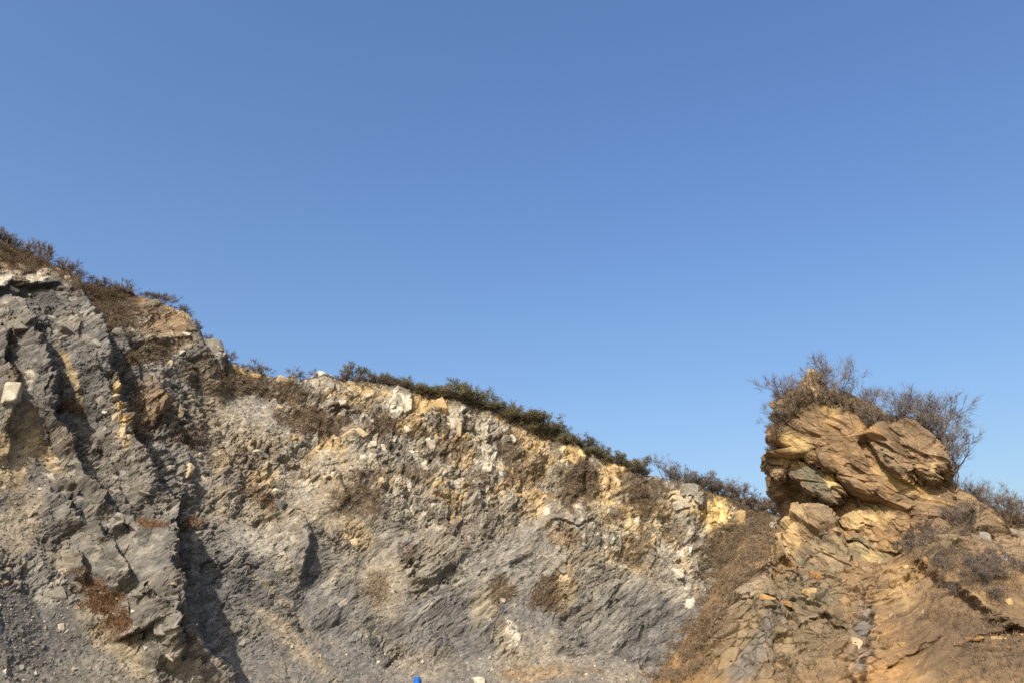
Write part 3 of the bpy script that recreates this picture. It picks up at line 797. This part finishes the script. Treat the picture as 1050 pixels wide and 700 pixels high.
BLOCKS = [(408, 408, 20, 16, 'white', 0), (405, 421, 15, 14, 'white', 8), (417, 416, 8, 16, 'white', 0), (350, 411, 13, 8, 'white', -6), (284, 416, 10, 8, 'cream', 15), (332, 384, 20, 14, 'white', 10), (340, 394, 10, 10, 'grey', 0), (323, 396, 14, 12, 'grey', 0),
          (322, 467, 12, 12, 'white', 20), (393, 459, 8, 17, 'white', -20), (380, 470, 11, 17, 'white', 4), (372, 469, 6, 11, 'white', 0), (381, 454, 7, 7, 'white', 0), (417, 435, 9, 14, 'white', -15), (348, 452, 9, 15, 'cream', -38), (368, 440, 17, 7, 'cream', 35),
          (410, 449, 6, 10, 'white', -20), (304, 404, 6, 12, 'grey', 10), (340, 483, 9, 8, 'white', 0), (333, 487, 8, 6, 'cream', 0), (316, 478, 10, 6, 'white', 30), (321, 450, 4, 4, 'white', 0), (312, 450, 5, 5, 'grey', 0),
          (461, 418, 14, 14, 'white', 0), (464, 433, 9, 20, 'white', 4), (470, 438, 6, 16, 'cream', 0), (452, 402, 10, 8, 'dark', 10), (519, 426, 12, 9, 'tan', 8), (497, 438, 8, 14, 'white', 0), (525, 447, 7, 11, 'white', -30), (497, 458, 8, 14, 'white', 6), (506, 468, 7, 16, 'white', 14), (514, 474, 5, 14, 'white', -12),
          (499, 477, 8, 12, 'white', 0), (442, 452, 9, 16, 'white', -8), (444, 466, 7, 10, 'grey', 0), (436, 476, 8, 12, 'white', 0), (451, 414, 12, 16, 'tan', -25), (428, 410, 9, 18, 'tan', 0), (440, 395, 12, 10, 'tan', 0), (434, 420, 10, 8, 'tan', 0), (566, 446, 9, 6, 'grey', 0),
          (585, 460, 14, 14, 'tan', 10), (588, 471, 12, 10, 'tan', 0), (577, 472, 7, 8, 'cream', 0), (606, 471, 15, 11, 'grey', -10), (629, 482, 14, 12, 'tan', 20), (634, 494, 10, 14, 'cream', 0), (622, 494, 9, 12, 'tan', 0), (705, 503, 19, 17, 'grey', 0), (692, 508, 12, 12, 'cream', 0),
          (760, 530, 8, 16, 'tan', 0), (697, 517, 18, 9, 'white', -8), (701, 566, 12, 10, 'white', 0), (696, 588, 10, 12, 'white', 0), (704, 604, 12, 10, 'white', -20), (708, 620, 9, 14, 'white', 10), (690, 606, 7, 14, 'grey', 0), (712, 580, 8, 12, 'grey', 0),
          (221, 358, 15, 24, 'grey', -4), (213, 350, 10, 10, 'grey', 0), (182, 361, 5, 12, 'white', 40), (142, 323, 14, 8, 'grey', 0), (146, 330, 8, 5, 'white', 0), (192, 342, 8, 5, 'white', 0), (128, 343, 19, 7, 'grey', 15), (175, 372, 6, 7, 'cream', 30),
          (186, 422, 6, 14, 'cream', 0), (177, 437, 7, 9, 'cream', 0), (196, 419, 9, 8, 'grey', 0), (204, 469, 11, 13, 'white', 30), (194, 483, 8, 14, 'cream', 20), (207, 488, 27, 6, 'cream', 42), (216, 482, 22, 5, 'dark', 40), (221, 465, 9, 7, 'white', -10), (267, 464, 18, 5, 'white', 8), (258, 458, 8, 8, 'cream', 0),
          (70, 285, 5, 9, 'white', 0), (21, 286, 14, 7, 'cream', 20), (38, 285, 11, 6, 'white', -15), (11, 295, 14, 4, 'white', 6), (55, 325, 9, 4, 'white', 0), (75, 339, 20, 8, 'grey', 12), (70, 326, 11, 6, 'grey', 0), (25, 334, 15, 11, 'grey', -22), (92, 345, 12, 8, 'grey', 0), (98, 352, 9, 8, 'grey', 0),
          (15, 401, 13, 21, 'white', 3), (117, 410, 7, 14, 'cream', 15), (121, 424, 8, 14, 'cream', -10), (125, 438, 7, 13, 'cream', -8), (127, 452, 6, 12, 'cream', 0), (53, 487, 8, 7, 'white', 0), (109, 421, 5, 6, 'white', 30), (104, 410, 10, 8, 'grey', 30), (110, 398, 12, 8, 'grey', 20),
          (50, 609, 20, 18, 'grey', -30), (61, 643, 5, 9, 'white', -12), (66, 645, 8, 4, 'white', 0), (166, 641, 13, 19, 'grey', -15), (174, 673, 9, 5, 'white', 35), (18, 603, 7, 4, 'white', -20), (68, 620, 9, 11, 'grey', 10), (17, 596, 5, 5, 'grey', 0), (3, 595, 9, 6, 'cream', 0),
          (524, 640, 9, 12, 'white', -25), (529, 654, 9, 13, 'white', 0), (515, 614, 8, 5, 'white', 15), (575, 570, 12, 6, 'grey', 20), (308, 664, 6, 5, 'white', 0), (362, 553, 12, 6, 'cream', 0), (337, 545, 10, 6, 'grey', 30), (285, 497, 14, 7, 'grey', 20), (295, 505, 12, 8, 'grey', 25), (290, 517, 16, 8, 'dark', 20),
          (283, 502, 10, 6, 'white', 25), (305, 520, 14, 6, 'dark', 15), (140, 540, 14, 6, 'grey', 25), (100, 510, 16, 8, 'dark', 20), (60, 500, 14, 7, 'dark', 15), (42, 480, 16, 6, 'dark', 15), (125, 530, 13, 6, 'grey', 22), (150, 505, 10, 7, 'grey', 0), (115, 585, 12, 8, 'grey', -20), (80, 600, 10, 9, 'grey', 0), (145, 610, 16, 6, 'grey', 8),
          (248, 380, 12, 8, 'tan', 0), (290, 383, 12, 9, 'cream', 0), (300, 386, 9, 10, 'grey', 0), (262, 383, 12, 7, 'tan', 0), (480, 408, 10, 8, 'tan', 10), (545, 440, 10, 8, 'tan', 0), (532, 432, 9, 7, 'grey', 0), (655, 487, 10, 7, 'grey', 0), (672, 490, 9, 8, 'grey', 0), (640, 480, 9, 7, 'tan', 0), (566, 575, 30, 7, 'grey', 38), (545, 590, 28, 6, 'grey', 40)]
for bspec in BLOCKS:
    px_, py_, w_, h_, key, roll = bspec
    put_block('wall', wall, px_, py_, w_, h_, key, roll)
HBLOCKS = [(952, 577, 5, 12, 'orange', -25), (929, 580, 6, 5, 'tan', 0), (920, 581, 9, 5, 'orange', 0), (1017, 662, 9, 6, 'orange', -20), (1022, 653, 12, 4, 'tan', 10), (915, 632, 5, 8, 'cream', -10), (880, 660, 9, 14, 'cream', 0), (946, 626, 7, 4, 'cream', 0), (1010, 550, 10, 12, 'grey', 0), (1026, 565, 12, 14, 'grey', 10), (1037, 618, 6, 9, 'tan', 0),
           (838, 588, 12, 8, 'orange', 20), (826, 592, 8, 6, 'grey', 0), (830, 606, 12, 8, 'tan', 0), (812, 545, 7, 12, 'tan', 0), (776, 532, 9, 5, 'orange', 0), (1000, 655, 14, 4, 'orange', 0), (786, 612, 14, 6, 'orange', 20), (806, 618, 12, 5, 'orange', 15), (1045, 545, 12, 10, 'grey', 0), (925, 660, 7, 6, 'tan', 0)]
for px_, py_, w_, h_, key, roll in HBLOCKS:
    put_block('hill', hill, px_, py_, w_, h_, key, roll)
o = put_block('wall', None, 491, 696, 13, 9, 'white', 8, 'boulder', 0.0)
tag(o, 'pale cream boulder lying loose on the talus near a blue drum', 'boulder')

# loose rubble too small and too many to count
def rubble():
    Vs, Fs, Cs = [], [], []
    base = np.array([(1, 0, 0), (-1, 0, 0), (0, 1, 0), (0, -1, 0), (0, 0, 1), (0, 0, -1)], float)
    f = np.array([(0, 2, 4), (2, 1, 4), (1, 3, 4), (3, 0, 4), (2, 0, 5), (1, 2, 5), (3, 1, 5), (0, 3, 5)])
    r = np.random.default_rng(5)
    w = WALL_FACE * (0.10 + 1.6 * WALL_SCREE) * (wpy > 300)
    idx = r.choice(len(WALL_P), 9000, p=w / w.sum())
    w2 = HILL_FACE * (0.5 + HILL_ROCK)
    idx2 = r.choice(len(HILL_P), 1800, p=w2 / w2.sum())
    pos = np.concatenate([WALL_P[idx], HILL_P[idx2]])
    n = len(pos)
    size = 0.05 + 0.055 * r.pareto(2.6, n).clip(0, 3.0)
    size[len(idx):] *= 0.6
    q = r.normal(size=(n, 6, 3)) * 0.22
    ax = r.normal(size=(n, 3, 3))
    qq, _ = np.linalg.qr(ax)
    sc = size[:, None, None] * r.uniform(0.6, 1.2, (n, 1, 3))
    V = ((base[None] + q) * sc) @ qq + pos[:, None]
    F = f[None] + (np.arange(n) * 6)[:, None, None]
    pal_ = np.array([PAL['warm'], PAL['light'], PAL['cool'], PAL['dust'], PAL['white'], PAL['tan']])
    cc_ = pal_[r.choice(6, n, p=[.38, .10, .30, .17, .05, 0])] * r.uniform(.65, .95, (n, 1))
    cc_[len(idx):] = np.array([PAL['ochre'], PAL['rose'], PAL['soil']])[r.choice(3, n - len(idx))] * 0.85
    return V.reshape(-1, 3), F.reshape(-1, 3), np.repeat(cc_, 6, 0)
Vr, Fr, Cr = rubble()
tag(link('loose_rubble', mesh_from('loose_rubble', Vr, Fr, M_ROCK, Cr)), 'loose angular rubble strewn over the scree and ledges', 'rubble', kind='stuff')

# ------------------------------------------------------------------ dry grass
def grass():
    r = np.random.default_rng(9)
    out = []
    for Pq, Nq, Bq, rust, fc, cnt, L in ((WALL_P, WALL_N, WALL_B, WALL_RUST, WALL_FACE, 80000, .36), (HILL_P, HILL_N, HILL_B, None, HILL_FACE, 16000, .22)):
        w = (Bq ** 1.5) * fc
        idx = r.choice(len(Pq), cnt, p=w / w.sum())
        p = Pq[idx] + r.normal(size=(cnt, 3)) * 0.05
        d = np.array([0, 0, 1.0]) * 0.7 + Nq[idx] * 0.5 + r.normal(size=(cnt, 3)) * 0.45
        d /= np.linalg.norm(d, axis=1)[:, None]
        side = np.cross(d, r.normal(size=(cnt, 3))); side /= np.linalg.norm(side, axis=1)[:, None]
        ln = L * r.uniform(.4, 1.3, (cnt, 1)); wd = r.uniform(.012, .03, (cnt, 1))
        V = np.stack([p - side * wd, p + side * wd, p + d * ln], 1)
        a, b, g = np.array([.10, .07, .046]), np.array([.18, .126, .076]), np.array([.07, .066, .033])
        t = r.random((cnt, 1)) ** 1.3
        c = a + (b - a) * t
        gm = (r.random((cnt, 1)) < .08)
        c = np.where(gm, g, c)
        if rust is not None:
            rw = rust[idx][:, None]
            c = c * (1 - rw) + rw * (np.array([.12, .065, .035]) + np.array([.09, .06, .03]) * t)
        out.append((V.reshape(-1, 3), np.repeat(c, 3, 0)))
    V = np.concatenate([o_[0] for o_ in out]); c = np.concatenate([o_[1] for o_ in out])
    return V, np.arange(len(V)).reshape(-1, 3), c
Vg, Fg, Cg = grass()
tag(link('dry_grass', mesh_from('dry_grass', Vg, Fg, M_GRASS, Cg)), 'dry brown grass and low brush growing in patches on the slopes', 'grass', kind='stuff')

# ------------------------------------------------------------------ shrubs
def shrub_meshes(seed, stems, spread, levels, twig_n, mat_stem, mat_twig, leaf=0, crown_low=0.15, thick=0.022, name='shrub', tw=1.0):
    """unit-height shrub: (stems mesh, twigs mesh). Stems are tapered three-sided tubes, twigs fine blades"""
    r = random.Random(seed)
    SV, SF, TV, TF = [], [], [], []
    def tube(a, b, ra, rb):
        ax = (b - a).normalized()
        u = ax.orthogonal().normalized(); w_ = ax.cross(u)
        i = len(SV)
        for c_, q in ((a, ra), (b, rb)):
            for k in range(3):
                t = k * 2.0944
                SV.append(c_ + (u * math.cos(t) + w_ * math.sin(t)) * q)
        for k in range(3):
            SF.append((i + k, i + (k + 1) % 3, i + 3 + (k + 1) % 3, i + 3 + k))
    def blade(a, d, ln, wd):
        s_ = d.cross(Vector((r.gauss(0, 1), r.gauss(0, 1), r.gauss(0, 1)))).normalized() * wd
        i = len(TV)
        TV.extend((a - s_, a + s_, a + d * ln))
        TF.append((i, i + 1, i + 2))
    tips = []
    def grow(a, d, ln, rad, lev):
        bend = Vector((r.gauss(0, .16), r.gauss(0, .16), r.gauss(.06, .12)))
        m = a + d * ln * .5
        d2 = (d + bend).normalized()
        e = m + d2 * ln * .5
        tube(a, m, rad, rad * .8); tube(m, e, rad * .8, rad * .6)
        if lev <= 0:
            tips.append((m, e, d2)); return
        for k in range(r.choice((2, 3, 3))):
            st = a.lerp(e, r.uniform(.45, 1)) if k else e
            dd = (d2 + Vector((r.gauss(0, .48), r.gauss(0, .48), r.gauss(.08, .3)))).normalized()
            grow(st, dd, ln * r.uniform(.55, .8), rad * .55, lev - 1)
    for _ in range(stems):
        az = r.uniform(0, 6.283); sp = spread * math.sqrt(r.random())
        d = Vector((math.cos(az) * sp, math.sin(az) * sp, 1)).normalized()
        grow(Vector((math.cos(az) * .08 * sp, math.sin(az) * .08 * sp, -0.05)), d, r.uniform(.28, .42), thick * r.uniform(.7, 1.1), levels)
    for _ in range(twig_n):
        a, e, d = r.choice(tips)
        q = a.lerp(e, r.uniform(-.6, 1.05))
        dd = (d * .8 + Vector((r.gauss(0, .6), r.gauss(0, .6), r.gauss(.25, .45)))).normalized()
        blade(q, dd, r.uniform(.06, .2), r.uniform(.0035, .007) * tw)
    for _ in range(leaf):
        a, e, d = r.choice(tips)
        q = a.lerp(e, r.uniform(-.8, 1.1)) + Vector((r.gauss(0, .045), r.gauss(0, .045), r.gauss(0, .04)))
        dd = Vector((r.gauss(0, 1), r.gauss(0, 1), r.gauss(.4, .7))).normalized()
        blade(q, dd, r.uniform(.025, .06), r.uniform(.010, .02))
    zmax = max(v_.z for v_ in TV + SV)
    k = 1.0 / zmax
    sm_ = mesh_from(name + '_stem', np.array([tuple(v_ * k) for v_ in SV]), np.array(SF), mat_stem)
    tm_ = mesh_from(name + '_twigs', np.array([tuple(v_ * k) for v_ in TV]), np.array(TF), mat_twig)
    return sm_, tm_

KINDS = {
    'bare': [shrub_meshes(200 + i, 9, .75, 2, 900, M_TWIG, M_TWIG) for i in range(5)],
    'grey': [shrub_meshes(230 + i, 6, .6, 3, 900, M_TWIGG, M_TWIGG, thick=.016) for i in range(4)],
    'brown': [shrub_meshes(260 + i, 10, 1.2, 2, 1300, M_TWIG, M_BROWN) for i in range(5)],
    'olive': [shrub_meshes(290 + i, 10, 1.0, 2, 500, M_TWIG, M_OLIVE, leaf=1800) for i in range(5)],
    'tree': [shrub_meshes(320 + i, 3, .55, 4, 700, M_TWIGG, M_TWIGG, thick=.016, tw=.5) for i in range(6)],
}
_cnt = {k: 0 for k in KINDS}
SR = random.Random(77)
def put_shrub(which, kind, px, py, hpx_, label, group, name='shrub', wide=1.0, category='shrub', lift=0.0, pt=None):
    p = pt if pt is not None else pick(which, px, py)[0]
    k = np.linalg.norm(p - CAM) / FPX
    h = hpx_ * k * 1.05
    a, b = KINDS[kind][_cnt[kind] % len(KINDS[kind])]
    _cnt[kind] += 1
    o = link(name, a)
    o.location = Vector(p) + Vector((0, 0, lift - 0.05 * h))
    o.rotation_euler = (SR.uniform(-.12, .12), SR.uniform(-.12, .12), SR.uniform(0, 6.28))
    w_ = h * wide * SR.uniform(.9, 1.15)
    o.scale = (w_, w_, h)
    tag(o, label, category, group)
    tag(link('twigs', b, o), kind='stuff')
    return o

def rim_point(px, back_rows=0):
    j = np.argmin(np.abs(wpx.reshape(shape)[NR - 1] - px))
    return Pg_wall[NR - 1 + back_rows, j]
Pg_wall = WALL_P.reshape(*shape, 3)

def along(x0, x1, step, kind, h0, h1, label, group, wide=1.0, rows=(0, 6)):
    x = x0
    while x < x1:
        p = rim_point(x, SR.randint(*rows))
        put_shrub('wall', kind, 0, 0, h0 + (h1 - h0) * SR.random() ** 1.7 * 1.15, label, group, wide=wide, pt=p)
        x += step * SR.uniform(.6, 1.4)

along(-90, 66, 7.5, 'bare', 14, 30, 'bare brown shrub on the top rim of the highest grey rib', 'shrubs on the rim of the high rib', .9)
along(70, 134, 5, 'bare', 10, 23, 'bare twiggy shrub on the rim above the brown gully beside the grey rib', 'shrubs on the rim above the brown gully', .9)
along(138, 200, 5, 'grey', 8, 16, 'low dark shrub along the tan lip right of the brown gully', 'shrubs along the tan lip', 1.2)
along(200, 232, 6, 'grey', 8, 15, 'dark shrub beside the pale upright block on the falling rim', 'shrubs by the pale upright block', 1.0)
along(234, 340, 9, 'bare', 7, 14, 'sparse bare shrub on the saddle between the high rib and the middle wall', 'shrubs on the saddle', 1.0)
put_shrub('wall', 'olive', 0, 0, 18, 'round dense dark bush standing alone on the middle wall rim', None, wide=1.3, pt=rim_point(361, 2))
put_shrub('wall', 'olive', 0, 0, 15, 'dark rounded bush next to the round dense bush on the rim', None, wide=1.3, pt=rim_point(390, 2))
along(344, 440, 7, 'brown', 6, 10, 'low brown brush on the rim between the round bushes', 'low brush between the round bushes', 1.5, (-5, 3))
along(396, 436, 6, 'olive', 9, 15, 'small dark bush on the rim above the white blocks', 'bushes on the rim above the white blocks', 1.2)
along(436, 664, 3.7, 'olive', 6, 18, 'olive green shrub in the dense hedge along the sloping rim', 'hedge of olive shrubs along the sloping rim', 1.5, (-9, 4))
along(440, 660, 9, 'bare', 9, 19, 'bare twiggy shrub growing among the olive hedge on the sloping rim', 'bare shrubs among the olive hedge', 1.0, (-6, 5))
put_shrub('wall', 'tree', 0, 0, 30, 'lone bare little tree standing at the lower end of the olive hedge', None, 'bare_tree', 1.0, 'tree', pt=rim_point(683, 2))
along(690, 800, 5, 'grey', 12, 22, 'purplish bare shrub on the low rim above the yellow rock face', 'bare shrubs above the yellow face', 1.1, (0, 4))
along(690, 800, 8, 'brown', 7, 12, 'low brown brush on the rim above the yellow rock face', 'low brush above the yellow face', 1.4, (0, 3))
# brush on the slopes: a low mass of twigs nobody could count, one object
BR_V, BR_F, BR_N = [], [], 0
def mesh_arrays(me):
    v_ = np.empty(len(me.vertices) * 3, np.float32); me.vertices.foreach_get('co', v_)
    f_ = np.empty(len(me.loops), np.int32); me.loops.foreach_get('vertex_index', f_)
    return v_.reshape(-1, 3), f_.reshape(-1, 3)
BRUSH_SRC = [mesh_arrays(b) for a, b in KINDS['brown']]
def mass(which, px_, py_, bmask, n, h0, h1, seed, wide=1.6):
    global BR_N
    r = np.random.default_rng(seed)
    Pq = WALL_P if which == 'wall' else HILL_P
    xx, yy = (wpx, wpy) if which == 'wall' else (hpx, hpy)
    ff = WALL_FACE if which == 'wall' else HILL_FACE
    w = bmask ** 1.5 * ff * ((xx > px_[0]) & (xx < px_[1]) & (yy > py_[0]) & (yy < py_[1]))
    for i in r.choice(len(Pq), n, p=w / w.sum()):
        sv_, sf_ = BRUSH_SRC[r.integers(len(BRUSH_SRC))]
        keep = r.random(len(sf_)) < 0.5
        f_ = sf_[keep]
        h = r.uniform(h0, h1) * np.linalg.norm(Pq[i] - CAM) / FPX
        a = r.uniform(0, 6.28)
        q = sv_[f_.ravel()]
        q = np.stack([(q[:, 0] * math.cos(a) - q[:, 1] * math.sin(a)) * h * wide, (q[:, 0] * math.sin(a) + q[:, 1] * math.cos(a)) * h * wide, q[:, 2] * h], 1) + Pq[i]
        BR_V.append(q)
notrust = WALL_B * (1 - WALL_RUST)
mass('wall', (-20, 130), (230, 345), notrust, 70, 4, 10, 21)
mass('wall', (130, 240), (300, 480), notrust, 40, 3, 7, 22)
mass('wall', (235, 450), (370, 530), notrust, 90, 3, 7, 23)
mass('wall', (450, 700), (420, 640), notrust, 90, 3, 7, 24)
mass('wall', (690, 800), (480, 600), notrust, 50, 4, 9, 25)
mass('hill', (680, 810), (500, 700), HILL_B, 110, 5, 12, 26)
mass('hill', (900, 1200), (560, 720), HILL_B, 160, 4, 9, 28)
mass('hill', (668, 792), (500, 705), HILL_RIM, 60, 5, 13, 31)
Vb = np.concatenate(BR_V)
tag(link('low_brush', mesh_from('low_brush', Vb, np.arange(len(Vb)).reshape(-1, 3), M_BROWN)), 'low brown leafless brush covering parts of the slopes', 'brush', kind='stuff')
def scatter(which, px_, py_, bmask, n, kind, h0, h1, label, group, wide, seed=1):
    r = np.random.default_rng(seed)
    w = bmask ** 2 * HILL_FACE * ((hpx > px_[0]) & (hpx < px_[1]) & (hpy > py_[0]) & (hpy < py_[1]))
    for i in r.choice(len(HILL_P), n, p=w / w.sum()):
        put_shrub(which, kind, 0, 0, r.uniform(h0, h1), label, group, wide=wide, pt=HILL_P[i])
scatter('hill', (900, 1060), (540, 620), HILL_B, 30, 'grey', 9, 20, 'dark bare brush in the hollow right of the crag', 'brush in the hollow by the crag', 1.3, seed=27)
scatter('hill', (975, 1060), (495, 545), HILL_B, 12, 'bare', 12, 26, 'dark brown leafless bush growing against the right side of the crag', 'bushes against the right side of the crag', 1.1, seed=29)
# crown of the crag
def cragpt(px, py):
    return pick('crag', px, py)[0] + np.array([0.1, 0.5, -0.1])
for px_, py_, h_, kind in [(800, 440, 20, 'bare'), (795, 452, 12, 'bare'), (806, 425, 26, 'grey'), (812, 415, 28, 'grey'), (818, 412, 24, 'bare'), (803, 432, 18, 'grey'), (815, 428, 16, 'brown'), (822, 422, 14, 'brown'), (808, 440, 14, 'brown'),
                           (800, 450, 12, 'brown'), (832, 416, 14, 'brown'), (842, 414, 18, 'grey'), (858, 414, 16, 'brown'), (868, 416, 16, 'olive'), (852, 416, 14, 'olive'), (876, 420, 14, 'brown'), (790, 462, 12, 'grey'), (797, 444, 16, 'brown'), (803, 436, 18, 'brown'), (810, 430, 18, 'brown'), (818, 424, 18, 'brown'), (826, 416, 18, 'bare'), (836, 414, 18, 'bare'), (848, 414, 20, 'bare'), (862, 415, 20, 'bare'), (872, 418, 18, 'bare')]:
    put_shrub('crag', kind, 0, 0, h_, 'tangled bare shrub on the left top of the crag around the pinnacle', 'shrubs around the pinnacle of the crag', pt=cragpt(px_, py_), wide=1.0)
for px_, py_, h_, kind in [(797, 448, 15, 'brown'), (802, 440, 17, 'brown'), (808, 430, 19, 'brown'), (815, 420, 20, 'brown'), (822, 413, 20, 'brown'), (830, 410, 16, 'brown'), (842, 410, 16, 'brown'), (854, 414, 16, 'brown'), (864, 418, 15, 'brown')]:
    put_shrub('crag', kind, 0, 0, h_, 'brown leafless brush draped over the left shoulder of the crag', 'brush on the left shoulder of the crag', pt=pick('crag', px_, py_)[0], wide=1.2)
for px_, py_, h_ in [(884, 424, 22), (893, 430, 22), (902, 432, 22), (912, 434, 20), (922, 434, 20), (932, 436, 22), (942, 438, 20), (952, 444, 20), (962, 450, 22), (970, 458, 20), (888, 428, 14), (897, 434, 14)]:
    put_shrub('crag', SR.choice(('bare', 'grey')), 0, 0, h_, 'bare purplish shrub behind the rounded cap block of the crag', 'shrubs behind the cap block', pt=cragpt(px_, py_) + np.array([0.3, 0.7, 0.0]), wide=1.1)
for px_, py_, h_, lab in [(854, 416, 64, 'tallest bare little tree on the crag with a forked top'), (870, 418, 62, 'slender bare little tree leaning beside the tallest one on the crag'),
                          (884, 424, 50, 'bare little tree on the crag above the slanting slab'), (808, 424, 44, 'bare little tree at the left shoulder of the crag by the small pinnacle')]:
    put_shrub('crag', 'tree', 0, 0, h_, lab, None, 'bare_tree', .8, 'tree', pt=cragpt(px_, py_))
for px_, py_, h_ in [(800, 438, 38), (812, 416, 44), (820, 412, 40), (842, 412, 50), (860, 416, 46), (890, 428, 44), (900, 432, 40)]:
    put_shrub('crag', 'tree', 0, 0, h_, 'thin bare sapling rising from the brush on the left half of the crag top', 'saplings on the left half of the crag top', 'bare_tree', .9, 'tree', pt=cragpt(px_, py_))
for px_, py_, h_ in [(908, 434, 46), (916, 436, 50), (925, 436, 54), (933, 438, 50), (942, 440, 52), (950, 444, 50), (958, 448, 54), (966, 456, 56), (972, 464, 54), (977, 474, 52), (979, 484, 50), (978, 494, 44)]:
    put_shrub('crag', 'tree', 0, 0, h_, 'bare branching little tree behind the cap block of the crag', 'little trees behind the cap block', 'bare_tree', 1.0, 'tree', pt=cragpt(px_, py_) + np.array([0.5, 0.8, -0.1]))
for px_, py_, h_ in [(1000, 518, 34), (1012, 525, 36), (1024, 530, 34), (1036, 534, 32), (1048, 536, 30), (1060, 536, 30), (1080, 538, 30), (1105, 540, 28)]:
    put_shrub('hill', 'tree', px_, py_, h_, 'pale bare sapling on the ridge sloping away right of the crag', 'saplings on the ridge right of the crag', 'bare_tree', .9, 'tree')

# ------------------------------------------------------------------ blue drum on the talus
def drum():
    p, n = pick('wall', 428, 699)
    k = np.linalg.norm(p - CAM) / FPX
    r_, h_ = 3.2 * k, 9.5 * k
    root = bpy.data.objects.new('plastic_drum', None)
    COL.objects.link(root)
    root.location = Vector(p) + Vector((0, -0.1, -0.35 * h_))
    m = plain_material('blue_plastic', (0.012, 0.095, 0.42), (0.016, 0.12, 0.50), 0.45)
    def lathe(name, prof, seg=28):
        b = bmesh.new()
        rings = []
        for rr, z in prof:
            rings.append([b.verts.new((rr * math.cos(2 * math.pi * i / seg), rr * math.sin(2 * math.pi * i / seg), z)) for i in range(seg)])
        for u, w_ in zip(rings[:-1], rings[1:]):
            for i in range(seg):
                b.faces.new((u[i], u[(i + 1) % seg], w_[(i + 1) % seg], w_[i]))
        b.faces.new(rings[0][::-1]); b.faces.new(rings[-1])
        me_ = bpy.data.meshes.new(name); b.to_mesh(me_); b.free()
        me_.materials.append(m)
        return link(name, me_, root)
    q = r_
    lathe('barrel', [(q * .93, 0), (q, h_ * .04), (q, h_ * .30), (q * 1.05, h_ * .32), (q * 1.05, h_ * .35), (q, h_ * .37), (q, h_ * .63), (q * 1.05, h_ * .65), (q * 1.05, h_ * .68), (q, h_ * .70), (q, h_ * .94), (q * .94, h_ * .97)])
    lathe('lid', [(q * 1.0, h_ * .972), (q * 1.03, h_ * .985), (q * 1.0, h_), (q * .9, h_ * 1.003)])
    tag(root, 'small bright blue plastic drum at the foot of the grey middle wall', 'drum')
drum()
